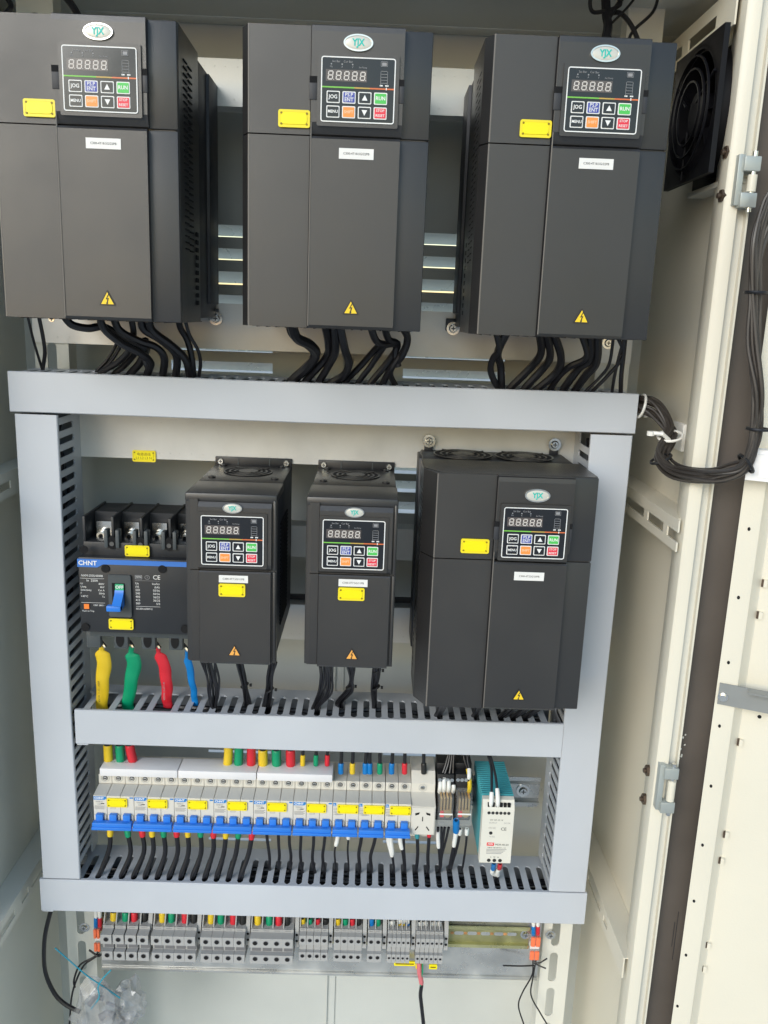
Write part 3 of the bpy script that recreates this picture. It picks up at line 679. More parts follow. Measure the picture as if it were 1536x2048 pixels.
def big_drive(name, label, px, yf, sticker_txt, fans=0, cham=.007, warn='warn_yellow'):
    """px: pixel features measured on the front plane y=yf; returns the thing (origin: back plane, lower left)"""
    x0 = px['L']; x1 = px['R']; z0 = px['B']; z1 = px['T']; W, H, D = x1 - x0, z1 - z0, YB - yf
    t = thing(name, label, 'motor drive', (x0, YB, z0), 'black variable frequency drives')
    lx = lambda x: x - x0
    lz = lambda z: z - z0
    c = cham; sp = lx(px['split']); rp = lx(px['rp']); sm = lz(px['seam'])
    dF = D          # left panel / strip plane is slightly behind the proud right panel
    # rear housing (heatsink body), a little narrower, with vents
    q = MB(); q.box(.003, W - .003, -D * .55, -.001, .004, H - .003, 'drive_dark', .002)
    sub(q, 'heatsink_housing', t); q = MB(); q.box(-.0005, W + .0005, -.052, -.0005, .020, H - .006, 'drive_dark', .001); sub(q, 'heatsink_shroud', t)
    # mid housing
    q = MB(); body = [(.001, -D * .50), (W - .001, -D * .50), (W, -D + .010), (W - .003, -D + .006), (c + .004, -D + .006), (.0, -D + .008 + c * 1.8)]
    q.prism(body, 'z', .0, H, 'drive_plastic'); sub(q, 'housing', t)
    # upper and lower shells: chamfered left column + left panel
    for (a, b, nm) in ((sm + .0006, H - .0005, 'upper_cover'), (.0, sm - .0006, 'lower_cover')):
        q = MB(); q.prism([(-.0006, -D * .5), (-.0006, -D + c * 2.0), (c, -D), (sp, -D), (sp, -D + .008), (.002, -D + .008 + c * 1.2)], 'z', a, b, 'drive_plastic')
        cv = sub(q, nm, t); q = MB(); q.prism([(c - .0006, -D + .0001), (c - .0002, -D - .0003), (c + .0006, -D - .0003), (c + .0009, -D)], 'z', a, b, 'edge_highlight'); sub(q, 'corner_highlight_strip', cv)  # thin pale strip: painted highlight on the chamfer corner
        q = MB(); q.box(sp + .0002, W, -D + .0065, -D + .0035, a, b, 'drive_plastic', .0012); sub(q, 'side_strip', t)
    # proud right panels
    y = -D - .0040
    q = MB(); zb = sm + .0012
    q.prism([(y + .012, zb), (y + .0035, zb), (y + .0015, zb + .004), (y - .001, zb + .010), (y - .0015, H - .006), (y - .0008, H - .0012), (y + .0006, H - .0003), (y + .012, H - .0003)], 'x', sp + .0012, rp, 'drive_plastic')
    kz = lz(px['kz']); kx = lx(px['kx'])
    hk = sub(q, 'keypad_housing', t)
    for xa, xb in ((sp - .0004, kx - .0034), (kx + KW + .0034, rp + .0008)):
        q = MB(); q.box(xa, xb, y - .0019, y, kz + KH * .34, kz + KH * .66, 'drive_dark', .0004); q.box(xa, xb, y - .0021, y, kz + KH * .60, kz + KH * .70, 'void'); sub(q, 'finger_notch', hk)  # black upper band paints in the shadow at the notch top
    q = MB(); q.prism([(sp + .0010, -D - .0046), (sp + .0016, -D - .0050), (sp + .0022, -D - .0046), (sp + .0016, -D - .0040)], 'z', .002, H - .003, 'edge_highlight'); q.box(sp + .0001, sp + .0011, -D - .0003, -D, .0, H - .001, 'void'); sub(q, 'panel_edge', t)  # pale sliver is a painted edge highlight, black strip the panel gap
    q = MB(); q.prism([(y + .012, 0), (y + .003, 0), (y, .003), (y - .0005, sm - .003), (y + .001, sm - .0008), (y + .012, sm - .0008)], 'x', sp + .0012, rp - .0012, 'drive_plastic')
    sub(q, 'terminal_cover', t)
    put_keypad(t, kx, y - .0022, kz)
    o = sub(logo_mb(px['lw'] / 2, px['lh'] / 2), 'badge', t); o.location = (lx(px['lx']), y - .0012, lz(px['lz']))
    q = MB(); q.box(0, px['sw'], 0, -.0004, 0, px['sh'], 'sticker'); q.text(sticker_txt, px['sw'] / 2, px['sh'] / 2, -.0006, px['sw'] / 11.2, 'print_black')
    o = sub(q, 'model_sticker', t); o.location = (lx(px['sx']), y - .0006, lz(px['sz']))
    o = sub(plate_mb(px['yw'], px['yh']), 'label_plate', t); o.location = (lx(px['yx']), -D - .0007, lz(px['yz']))
    o = sub(warn_mb(px['ww'], warn), 'warning_sign', t); o.location = (lx(px['wx']), y - .0006, lz(px['wz']))
    # side vents: rows of slots in the right and left walls, plus grid openings low on the heatsink
    for sx_, xx in ((1, W), (-1, 0)):
        q = MB()
        for i in range(34):
            zz = H - .025 - i * .0062
            if zz < H * .26: break
            q.box(xx - .0003 * sx_, xx + .0007 * sx_, -D * .86, -D * .78, zz - .0014, zz, 'void'); q.box(xx - .0003 * sx_, xx + .0007 * sx_, -D * .76, -D * .68, zz - .0024, zz - .001, 'void')
        for i in range(9):
            for j in range(3): q.box(xx - .0065 * sx_, xx - .0055 * sx_, -D * .40 + j * .016, -D * .40 + j * .016 + .0125, .018 + i * .0088, .0245 + i * .0088, 'void')
        for i in range(10): q.box(xx - .0003 * sx_, xx + .0007 * sx_, -D * .62, -D * .57, .018 + i * .0078, .0225 + i * .0078, 'void')
        tag(sub(q, 'side_vents', t), kind='stuff')
    o = sub(MB().box(W - .0058, W - .0052, -D * .42, -D * .25, H * .42, H * .66, 'mccb_grey'), 'rating_plate', t)
    # mounting ears with screws
    for (x, z) in px['ears']:
        q = MB(); q.box(lx(x) - .0055, lx(x) + .0055, -.0065, -.0015, lz(z) - .014, lz(z) + .004, 'drive_dark', .001); e = sub(q, 'mounting_ear', t)
        s = screw_mb((lx(x), -.0066, lz(z)), .0052); sub(s, 'screw', e)
    q = MB(); q.box(.008, W - .008, -D * .9, -D * .3, -.0006, .0002, 'void')
    for i in range(16): q.box(.012 + i * (W - .024) / 16, .014 + i * (W - .024) / 16, -D * .9, -D * .3, -.0012, -.0004, 'drive_plastic')
    tag(sub(q, 'bottom_grille', t), kind='stuff')
    if fans == 2:
        for i in range(2): fan_grille(t, W * (.28 + .40 * i), -D * .27, H - .0006, .036)
    return t
def feat(yf, L, R_, T, B, split, rp, seam, kp, logo, st, yl, wn, ears):
    """each argument in photo pixels"""
    A = lambda u, v, y=yf: at(u, v, y); yp = yf - .006; d = {}
    d['L'] = A(*L).x; d['R'] = A(*R_).x; d['T'] = A(*T).z; d['B'] = A(*B).z; d['split'] = A(*split).x; d['rp'] = A(*rp, yp).x; d['seam'] = A(*seam).z
    a = A(kp[0], kp[1], yp); d['kx'] = a.x - KW / 2; d['kz'] = a.z - KH / 2
    a = A(logo[0], logo[1], yp); d['lx'], d['lz'] = a.x, a.z; d['lw'], d['lh'] = logo[2], logo[3]
    a = A(st[0], st[1], yp); b = A(st[2], st[3], yp); d['sx'], d['sw'] = a.x, b.x - a.x; d['sh'] = (b.x - a.x) * .29; d['sz'] = (a.z + b.z) / 2 - d['sh'] / 2
    a = A(yl[0], yl[1]); b = A(yl[2], yl[3]); d['yx'], d['yw'] = a.x, b.x - a.x; d['yh'] = d['yw'] * .52; d['yz'] = (a.z + b.z) / 2 - d['yh'] / 2
    a = A(wn[0], wn[1], yp); d['wx'], d['wz'] = a.x, a.z; d['ww'] = wn[2]
    d['ears'] = [(at(u, v, YB - .006).x, at(u, v, YB - .006).z) for u, v in ears]; return d
YD = -.130
f2 = feat(YD, (482, 350), (855, 350), (670, 52), (660, 657), (618, 350), (800, 350), (620, 271), (716, 182), (717, 86, .0272, .0146), (678, 297, 747, 318), (557, 221, 620, 255), (701, 629, .0162), ())
f2['ears'] = []
d2 = big_drive('variable_frequency_drive', 'large black drive in the middle of the top row', f2, YD, 'C300-4T18.5G/22PB')
W2 = f2['R'] - f2['L']
ear = at(431, 637, YB - .006)
def ear_obj(t, wx, wz):
    lx, lz = wx - t.location.x, wz - t.location.z
    q = MB(); q.box(lx - .009, lx + .003, -.0065, -.0015, lz - .003, lz + .012, 'drive_dark', .001); e = sub(q, 'mounting_ear', t)
    sub(screw_mb((lx, -.0066, lz), .0052), 'screw', e)
d1 = copy_tree(d2); d1['label'] = 'large black drive at the left end of the top row, cut by the left edge'
d1.location.x = at(356, 350, YD).x - W2
d3 = copy_tree(d2); d3['label'] = 'large black drive at the right end of the top row, beside the wall fan'
d3.location.x = (at(945, 350, YD).x + at(1322, 350, YD).x - W2) / 2 + .0055
ear_obj(d1, at(432, 637, YB - .006).x, at(432, 637, YB - .006).z); ear_obj(d3, at(906, 657, YB - .006).x, at(906, 657, YB - .006).z)
YD6 = -.100
f6 = feat(YD6, (842, 1150), (1182, 1150), (1000, 950), (1000, 1417), (981, 1150), (1135, 1150), (985, 1120), (1068, 1066), (1075, 991, .0272, .0144), (1029, 1147, 1088, 1160), (922, 1078, 977, 1105), (1037, 1401, .0150), ((858, 882), (1109, 889)))
d6 = big_drive('variable_frequency_drive', 'large black drive at lower right with two fans on top, overlapping the right duct', f6, YD6, 'C300-4T22G/30PB', fans=2, cham=.013)

def small_drive(label, yf):
    A = lambda u, v, y=yf: at(u, v, y); yp = yf - .004
    x0, x1 = A(610, 1160).x, A(791, 1160).x; z1, z0 = A(700, 997).z, A(700, 1333).z; W, H, D = x1 - x0, z1 - z0, YB - yf
    t = thing('variable_frequency_drive', label, 'motor drive', (x0, YB, z0), 'black variable frequency drives')
    cl, cr = A(637.5, 1160).x - x0, A(781, 1160).x - x0; sm = A(640, 1147).z - z0
    q = MB(); q.box(.001, W - .001, -D + .006, -.001, .004, H - .0005, 'drive_dark', .002); q.box(.0015, W - .0015, -D * .62, -.002, H - .003, H + .0004, 'drive_plastic', .0006); sub(q, 'heatsink_housing', t)
    q = MB(); q.box(0, W, -D + .002, -D * .60, H - .010, H + .0002, 'drive_plastic', .0022); q.prism([(0, -D + .012), (0, -D + .006), (.004, -D + .003), (W, -D + .003), (W, -D + .012)], 'z', 0.0, H - .006, 'drive_plastic'); sub(q, 'housing', t)
    for a, b, nm in ((sm + .0006, H - .006, 'upper_cover'), (.002, sm - .0006, 'lower_cover')):
        q = MB(); q.prism([(.004, -D + .010), (.004, -D + .001), (.006, -D), (cl - .0006, -D), (cl - .0006, -D + .010)], 'z', a, b, 'drive_plastic'); sub(q, nm, t); q = MB()
        q.box(cr + .0014, W - .0006, -D + .0005, -D + .008, a, b, 'drive_plastic', .0012); sub(q, 'side_strip', t)
    y = -D - .0022
    q = MB(); q.prism([(y + .010, sm + .0008), (y + .003, sm + .0008), (y + .001, sm + .004), (y, sm + .008), (y, H - .014), (y + .003, H - .009), (y + .010, H - .009)], 'x', cl, cr, 'drive_plastic'); sub(q, 'keypad_housing', t)
    q = MB(); q.prism([(y + .010, -.001), (y + .002, -.001), (y, .0015), (y, sm - .002), (y + .001, sm - .0006), (y + .010, sm - .0006)], 'x', cl, cr - .0005, 'drive_plastic'); sub(q, 'terminal_cover', t)
    a = A(708, 1089, yp); put_keypad(t, a.x - x0 - KW / 2, y - .0006, a.z - z0 - KH / 2, .985)
    a = A(709, 1025, yp); o = sub(logo_mb(.0105, .0056), 'badge', t); o.location = (a.x - x0, y, a.z - z0)
    a = A(677, 1166, yp); b = A(735, 1168, yp); sw = b.x - a.x; sh = sw * .26
    q = MB(); q.box(0, sw, 0, -.0004, 0, sh, 'sticker'); q.text('C300-4T7.5G/11PB', sw / 2, sh / 2, -.0006, sw / 10.6, 'print_black'); o = sub(q, 'model_sticker', t); o.location = (a.x - x0, y, a.z - z0 - sh / 2)
    a = A(676, 1188, yp); b = A(729, 1190, yp); yw = b.x - a.x; o = sub(plate_mb(yw, yw * .50), 'label_plate', t); o.location = (a.x - x0, y, a.z - z0 - yw * .25)
    a = A(703, 1320, yp); o = sub(warn_mb(.0150, 'warn_amber'), 'warning_sign', t); o.location = (a.x - x0, y - .0002, a.z - z0)
    fan_grille(t, W * .50, -D * .27, H + .0004, .030)
    for (fx, fy) in ((.13, -.50), (.87, -.50), (.13, -.06), (.87, -.06)):
        sub(MB().cyl((W * fx, D * fy, H), .0045, .0018, 'z', 'black', 12).cyl((W * fx, D * fy, H + .0018), .002, .0008, 'z', 'steel_mark', 8), 'fan_screw', t)
    q = MB(); yb = -.004; q.box(.001, W - .001, yb, -.0005, H - .004, H + .0105, 'black', .001)
    for xx in (.30, .70): q.box(W * xx, W * xx + .001, yb - .001, yb, H, H + .009, 'mccb_grey')
    e = sub(q, 'mounting_ear', t)
    for xx in (.008, W - .008): sub(screw_mb((xx, yb - .0002, H + .0045), .0042, washer=False), 'screw', e)
    q = MB()
    for i in range(26): q.box(W - .0008, W + .0006, -D * .75, -D * .35, .03 + i * .0048, .032 + i * .0048, 'void')
    tag(sub(q, 'side_vents', t), kind='stuff')
    return t
d5 = small_drive('narrow black drive in the centre of the middle row, without a breaker beside it', -.100)
d4 = copy_tree(d5); d4['label'] = 'narrow black drive right beside the big breaker, its right side in view'
d4.location.x = at(371, 1160, -.100).x

# ================================================================== MOULDED CASE BREAKER
mc = thing('moulded_case_breaker', 'large black breaker with blue stripe and blue toggle switched off, at the left', 'circuit breaker', tuple(at(157, 1250, -.018)))
ym = -.018; X0 = .0770; X1 = .2180
A = lambda u, v, y=ym: at(u, v, y)
zt_, zb_ = A(157, 1114).z, A(240, 1266).z
q = MB(); q.box(X0, X1, ym, YB, zb_, zt_, 'mccb_black', .0015); wsub(q, 'front_case', mc)
zh = A(240, 1052, ym + .012).z + .004; zl = A(240, 1302, ym + .015).z
q = MB(); q.box(X0 + .003, X1, ym + .012, YB, zt_ - .001, zt_ + .016, 'mccb_black', .001); q.box(X0 + .006, X1, ym + .05, YB, zt_, zh + .004, 'mccb_black')
bs = [185, 245, 300, 355]; pw = (X1 - X0) / 4
for i in range(5):
    x = X0 + .004 + i * (pw - .0012); q.box(x - .0015, x + .0015, ym + .014, YB, zt_ + .012, zh + .006, 'mccb_black', .0006)
wsub(q, 'upper_terminal_shroud', mc)
for i in range(1, 4):
    x = X0 + .004 + i * (pw - .0012); z = zt_ + .022
    q = MB(); q.box(x - .009, x - .0045, ym + .008, ym + .02, zt_ + .010, z + .010, 'mccb_grey', .001).box(x + .0045, x + .009, ym + .008, ym + .02, zt_ + .010, z + .010, 'mccb_grey', .001).ell((x, ym + .0102, zt_ + .0165), .0052, .0085, .0006, 'void')
    q.cyl((x, ym + .0094, zt_ + .015), .0028, -.001, 'y', 'steel_mark', 12); wsub(q, 'screw_well', mc)
for i in range(4):
    x = X0 + .002 + (i + .48) * (pw - .0012); z = zt_ + .0175
    q = MB(); q.box(x - .009, x + .009, ym + .044, ym + .048, z - .010, z + .016, 'steel'); q.cyl((x - .001, ym + .044, z), .0072, -.004, 'y', 'steel', 24).cyl((x - .001, ym + .040, z), .0052, -.006, 'y', 'steel', 18).ring((x - .001, ym + .0335, z), .0052, .0052, .0022, .0004, 'steel', 18); q.cyl((x - .001, ym + .0338, z), .0028, -.0003, 'y', 'void', 6)
    wsub(q, 'terminal_screw', mc)
q = MB(); q.box(X0 + .006, X1, ym + .012, YB, zb_ - .010, zb_ + .001, 'mccb_grey', .001)
for i in range(5):
    x = X0 + .010 + i * (pw - .0016)
    q.box(x - .0085, x + .0085, ym + .013, ym + .022, zl + .004, zb_ - .001, 'mccb_grey', .001); q.box(x - .002, x + .002, ym + .022, YB - .01, zl + .008, zb_, 'mccb_black')
    if i: q.ell((x - .001, ym + .0128, (zl + zb_) / 2 + .001), .0050, .0095, .0005, 'void')
wsub(q, 'lower_terminal_shroud', mc)
# blue stripe
za, zc_ = A(157, 1117).z, A(157, 1133).z; xm = A(195, 1130).x
q = MB(); hh = za - zc_; q.prism([(X0 - .0006, zc_), (xm, zc_), (xm + .007, zc_ + hh * .40), (X1, zc_ + hh * .40), (X1, za), (X0 - .0006, za)], 'y', ym - .0012, ym - .0001, 'strip_blue')
q.text('CHNT', (X0 + xm) / 2 + .0002, (za + zc_) / 2, ym - .0015, .0078, 'print_white', sx=1.0, bold=.02); wsub(q, 'blue_stripe', mc)
# printed panels
q = MB(); P = lambda u, v: A(u, v, ym - .0003); yy = ym - .0003
a = P(160, 1150); b = P(208, 1154)
q.text('NXM-250S/4300B', (a.x + b.x) / 2, a.z - .0005, yy, .0038, 'print_white', sx=.92); q.box(a.x, b.x, yy, yy + .0001, a.z - .0040, a.z - .0037, 'print_white'); q.text('In  250A', (a.x + b.x) / 2, a.z - .0065, yy, .0040, 'print_white')
for i, (l, r_) in enumerate((('Ui', '800V'), ('Uimp', '8kV'), ('Selectivity', 'Cat A'), ('f', '50Hz'), ('+40\u00b0C', 'Ta'))):
    z = a.z - .0105 - i * .0040; q.text(l, a.x, z, yy, .0032, 'print_white', align='LEFT'); q.text(r_, b.x, z, yy, .0032, 'print_white', align='RIGHT')
z = a.z - .0345; q.box(a.x, b.x, yy, yy + .0001, z, z + .0003, 'print_white'); q.text('OBT 380V~', b.x, z - .003, yy, .0028, 'print_white', align='RIGHT')
q.text('Push to Trip', a.x + .008, z - .0105, yy, .0028, 'print_white'); q.box(a.x + .0035, a.x + .0095, yy - .0012, yy, z - .0075, z - .0015, 'print_orange')
a = P(270, 1154); b = P(319, 1156)
q.rrect(a.x, a.x + .0085, a.z - .0025, a.z + .0025, yy, .0006, 'print_grey', .0003); q.text('KEMA', a.x + .0043, a.z, yy, .0026, 'print_white'); q.rrect(a.x + .0115, a.x + .0175, a.z - .0025, a.z + .0025, yy, .0005, 'print_grey', .0023); q.text('S', a.x + .0145, a.z, yy, .003, 'print_grey')
q.text('CE', b.x - .0035, a.z, yy, .0075, 'print_white'); q.box(a.x, b.x, yy, yy + .0001, a.z - .0045, a.z - .0042, 'print_grey')
for i, (l, r_) in enumerate((('Ue', 'Icu/Ics'), ('(V)', '(kA)'), ('220', '50/36'), ('240', '50/36'), ('400', '36/25'), ('415', '36/25'), ('500', '5/3'))):
    z = a.z - .0080 - i * .0042; q.text(l, a.x, z, yy, .0036, 'print_white', align='LEFT'); q.text(r_, b.x, z, yy, .0036, 'print_white', align='RIGHT')
z = a.z - .037; q.box(a.x, b.x, yy, yy + .0001, z, z + .0003, 'print_white'); q.text('IEC/EN 60947-2', a.x, z - .003, yy, .0030, 'print_white', align='LEFT')
wsub(q, 'printed_data', mc)
# toggle
a = P(217, 1148); b = P(265, 1233)
q = MB(); q.rplate(a.x, b.x, b.z, a.z, ym, ym - .0035, 'mccb_grey', .002); c0 = (a.x + b.x) / 2 - .001; q.box(c0 - .0078, c0 + .0072, ym - .0041, ym - .0034, b.z + .015, a.z - .010, 'void'); wsub(q, 'toggle_frame', mc)
q = MB(); q.box(c0 - .0035, c0 + .0065, ym - .0062, ym - .0040, a.z - .018, a.z - .0105, 'print_green'); q.text('OFF', c0 + .0018, a.z - .0142, ym - .0065, .0055, 'print_white', bold=.02); wsub(q, 'off_flag', mc)
q = MB(); q.prism([(ym - .004, b.z + .015), (ym - .018, b.z + .013), (ym - .020, b.z + .019), (ym - .008, b.z + .030), (ym - .006, a.z - .018), (ym - .004, a.z - .018)], 'x', c0 - .0040, c0 + .0065, 'mcb_blue')
q.box(c0 - .0105, c0 + .0065, ym - .021, ym - .013, b.z + .0125, b.z + .0195, 'mcb_blue', .0012); wsub(q, 'toggle_lever', mc)
for (ua, va, ub) in ((251, 1100, 300), (219, 1246, 268)):
    p0 = A(ua, va, ym if va > 1200 else ym + .010); p1 = A(ub, va, ym if va > 1200 else ym + .010); wd = p1.x - p0.x; o = sub(plate_mb(wd, wd * .46), 'label_plate', mc); o.location = Vector((p0.x, p0.y - .0016, p0.z - wd * .23)) - mc.location
for (u, v) in ((211, 1137), (325, 1138), (168, 1099), (171, 1254), (370, 1258)):
    p = A(u, v, ym - .0003); o = wsub(MB().cyl((p.x, p.y, p.z), .0050, -.0012, 'y', 'void', 14), 'corner_screw', mc)
# coloured busbar sleeves below
for (pts, m, lb, r_, tx) in (
    ([(206, 1288), (204, 1300), (208, 1330), (205, 1365), (204, 1408)], 'slv_yellow', 'yellow', .0118, True), ([(262, 1288), (263, 1305), (268, 1330), (262, 1365), (256, 1405)], 'slv_green', 'green', .0118, False),
    ([(315, 1290), (318, 1305), (329, 1335), (333, 1365), (334, 1396)], 'slv_red', 'red', .0100, True), ([(371, 1295), (374, 1315), (380, 1340), (385, 1370), (389, 1392)], 'slv_blue', 'blue', .0062, False)):
    P_ = [at(u, v, .012 + .022 * (i / 4)) for i, (u, v) in enumerate(pts)]; P_.append(P_[-1] + Vector((0, .002, -.014))); path = crom(P_, 12); n = len(path); rs = []; path = [p + Vector((.0005 * math.sin(i * .35), .0004 * math.sin(i * .5), 0)) for i, p in enumerate(path)]
    for i in range(n): f = i / (n - 1); rs.append(r_ * .80 * (.36 if f < .20 else (1.0 if f > .26 else .36 + .64 * (f - .20) / .06) * (1.08 - .30 * f)) * (1 + .03 * math.sin(f * 9 + r_ * 900) + .012 * math.sin(f * 31)))
    o = solo(MB().tube(path, rs, m, 12, flat=.36), 'sleeved_busbar', 'flat %s sleeved conductor hanging from the black four pole breaker into the duct' % lb, 'conductor', tuple(P_[0]), 'coloured conductors below the large breaker')
    e = P_[0]; wsub(MB().tube([e + Vector((-.005, .004, .004)), e + Vector((.0, .0, .001)), e + Vector((.003, 0, -.004))], .0026, 'steel', 8), 'terminal_lug', o)
    if tx:
        q = MB(); c = path[n * 2 // 3]; q.text('600V 125\u00b0C WOER', 0, 0, 0, .0036, 'print_black' if lb == 'yellow' else 'print_grey'); q.xform(Matrix.Translation((c.x - .003, c.y - r_ * .45 - .0012, c.z)) @ Matrix.Rotation(R(90), 4, 'Y')); wsub(q, 'print', o)

# yellow tag on the mounting bar
a = at(265, 901, YB - .0005); b = at(312, 923, YB - .0005)
q = plate_mb(b.x - a.x, (b.x - a.x) * .50, ('\u7535\u6e90\u8fdb\u7ebf', 'L1 L2 L3 N')); lp = bpy.data.objects.new('label_plate', q.mesh('label_plate')); COL.objects.link(lp); lp.parent = cab; lp.location = (a.x, YB - .0006, (a.z + b.z) / 2 - (b.x - a.x) * .25)

# ================================================================== BREAKER ROW
rail = thing('din_rail', 'silver DIN rail carrying the row of small breakers and relays', 'DIN rail', (.06, YB, -.56))
zr = at(1050, 1584, .072).z
q = MB(); q.box(.062, .672, .0725, .0740, zr - .0235, zr - .0165, 'rail_steel'); q.box(.062, .672, .0725, .0740, zr + .0165, zr + .0225, 'rail_steel')
q.box(.062, .672, .0740, YB, zr - .0180, zr - .0165, 'rail_steel'); q.box(.062, .672, .0740, YB, zr + .0165, zr + .0180, 'rail_steel'); q.box(.062, .672, .0775, YB - .0002, zr - .0165, zr + .0165, 'bar_grey'); q.box(.062, .672, .0765, .0775, zr - .0115, zr + .0095, 'rail_steel'); wsub(q, 'rail', rail)
a = at(1045, 1585, .0783); wsub(screw_mb((a.x, .0764, zr), .0060), 'screw', rail)
a = at(1070, 1583, .078); q = MB().text('CHNT', a.x + .003, zr, .0782, .005, 'print_grey'); wsub(q, 'stamp', rail)

YN = .004; YS = .028                      # nose face, shoulder face
zN1 = at(190, 1591, YN).z; zNb = zN1 - .046; zS1 = at(190, 1548, YS).z; zBot = zNb - .0165
edges = [186, 267.5, 348, 427.5, 507, 586.5, 665.6, 718, 771, 823, 873]; vrow = lambda u: 1590 + (u - 186) * .022
ex = [at(u, vrow(u), YN).x for u in edges]
def breaker(x0, x1, poles, label, logo):
    t = thing('miniature_breaker', label, 'circuit breaker', (x0, YB, zBot), 'row of small white breakers'); g_ = .0003; pw = (x1 - x0) / poles
    for i in range(poles):
        a, b = i * pw + g_, (i + 1) * pw - g_; L = lambda z: z - zBot
        pr = [(-.002, 0), (YS - YB, 0), (YS - YB, L(zNb)), (YN - YB, L(zNb)), (YN - YB, L(zN1)), (YS - YB + .002, L(zN1) + .003), (YS - YB, L(zN1) + .004), (YS - YB, L(zS1)), (-.002, L(zS1))]
        q = MB(); q.prism(pr, 'x', a, b, 'mcb_white'); q.quad([(a + .0004, YN - YB - .0002, L(zN1) + .0001), (b - .0004, YN - YB - .0002, L(zN1) + .0001), (b - .0004, YS - YB - .001, L(zN1) + .0032), (a + .0004, YS - YB - .001, L(zN1) + .0032)], 'mcb_grey')
        # toggle window surround
        for xx in (a + .0008, b - .0030): q.box(xx, xx + .0022, YN - YB - .0022, YN - YB, L(zNb) + .006, L(zNb) + .0195, 'mcb_white', .0006)
        p = sub(q, 'pole', t)
        zc2 = (zN1 + .004 + zS1) / 2 + .001 - zBot; xc = (a + b) / 2
        q = MB(); q.ring((xc, YS - YB - .0001, zc2), .0056, .0056, .0009, .0005, 'mcb_grey', 20); q.cyl((xc, YS - YB - .0002, zc2), .0034, -.0004, 'y', 'steel_mark', 14); q.cyl((xc, YS - YB - .0006, zc2), .0026, -.0006, 'y', 'steel', 12); q.box(xc - .002, xc + .002, YS - YB - .0014, YS - YB - .0011, zc2 - .0005, zc2 + .0005, 'void')
        sub(q, 'terminal_screw', t)
    L = lambda z: z - zBot; zq = L(zNb); yq = YN - YB
    q = MB()
    for i in range(poles):
        xc = (i + .5) * pw; q.box(xc - .0046, xc + .0046, yq - .0065, yq - .0005, zq + .004, zq + .0220, 'mcb_blue', .0006)
    zb0 = at(230, 1660, YN - .0125).z - zBot; zb1 = at(230, 1647, YN - .012).z - zBot
    q.box(.0010, poles * pw - .0010, yq - .0125, yq - .004, zb0, zb1, 'mcb_blue', .0012); q.box(.0006, poles * pw - .0006, yq - .0140, yq - .010, zb0 - .0004, zb0 + .0038, 'mcb_blue', .0008)
    sub(q, 'toggle', t)
    y = yq - .0004; zl = L(zN1)
    q = MB()
    if logo == 3:
        q.prism([(.0006, zl - .0058), (pw - .003, zl - .0058), (pw - .0008, zl - .0040), (pw - .0008, zl - .0010), (.0006, zl - .0010)], 'y', yq - .0003, yq, 'logo_blue'); q.text('CHNT', pw / 2 - .001, zl - .0034, y, .0042, 'print_white', sx=1.05, bold=.03)
        q.box(poles * pw - .0055, poles * pw - .0010, y, yq, zl - .0030, zl - .0012, 'logo_blue')
        q.text('NXB-63', pw * .45, zl - .0085, y, .0026, 'print_grey'); q.text('C63', pw * .45, zl - .0120, y, .0030, 'print_grey'); q.box(pw * .55, pw * .80, y, yq, zl - .0118, zl - .0108, 'print_black')
        for i in range(4): q.box(.0015, pw - .0018 - (i % 2) * .002, y, yq, zl - .0150 - i * .0014, zl - .0146 - i * .0014, 'print_grey')
    else:
        q.box(.0008, .0045, y, yq, zl - .0055, zl - .0010, 'logo_blue'); q.box(.0014, .0038, y - .0001, y, zl - .0046, zl - .0040, 'print_white').box(.0014, .0030, y - .0001, y, zl - .0030, zl - .0024, 'print_white')
        for i in range(5): q.box(.0012, pw * (.5 if i < 3 else .8), y, yq, zl - .0088 - i * .0022, zl - .0083 - i * .0022, 'print_grey')
    q.rrect(pw * (poles - 1) - .013, pw * (poles - 1) - .0065, zl - .0185, zl - .0165, yq, .0003, 'print_grey', .0004)
    sub(q, 'printed_front', t)
    lw = .0425 * .98 if logo == 3 else .0262; lw = pw * 2.05 if logo == 3 else pw * 1.50 ; x_ = pw * 1.0 if logo == 3 else pw * .30
    lw = min(lw, poles * pw - x_ - .004 if logo == 3 else poles * pw - x_ + .001) * (.86 if logo == 3 else 1)
    o = sub(plate_mb(.0262 if logo == 3 else .0275, .0125), 'label_plate', t); o.location = (pw * 1.03 if logo == 3 else pw * .36, yq - .0006, zl - .0150)
    return t
words = ['first', 'second', 'third', 'fourth', 'fifth', 'sixth', 'seventh', 'eighth', 'ninth']
lab3 = ['three pole white breaker at the left end of the row, against the left duct', 'second three pole white breaker from the left in the row', 'third three pole white breaker from the left in the row', 'fourth three pole white breaker, last one with coloured sleeves on its lower cables', 'fifth three pole white breaker from the left, with plain black cables below', 'sixth three pole white breaker, last one under the white busbar covers']
b0 = breaker(ex[0], ex[1], 3, lab3[0], 3)
for i in range(1, 6):
    c = copy_tree(b0); c['label'] = lab3[i]; c.location.x = ex[i]; c.scale.x = (ex[i + 1] - ex[i]) / (ex[1] - ex[0])
lab2 = ['two pole white breaker with blue and yellow sleeved wires above, first after the busbar covers', 'middle one of the three two pole white breakers, two blue sleeves above it', 'two pole white breaker directly left of the white socket outlet']
b2 = breaker(ex[6], ex[7], 2, lab2[0], 2)
for i in (1, 2):
    c = copy_tree(b2); c['label'] = lab2[i]; c.location.x = ex[6 + i]
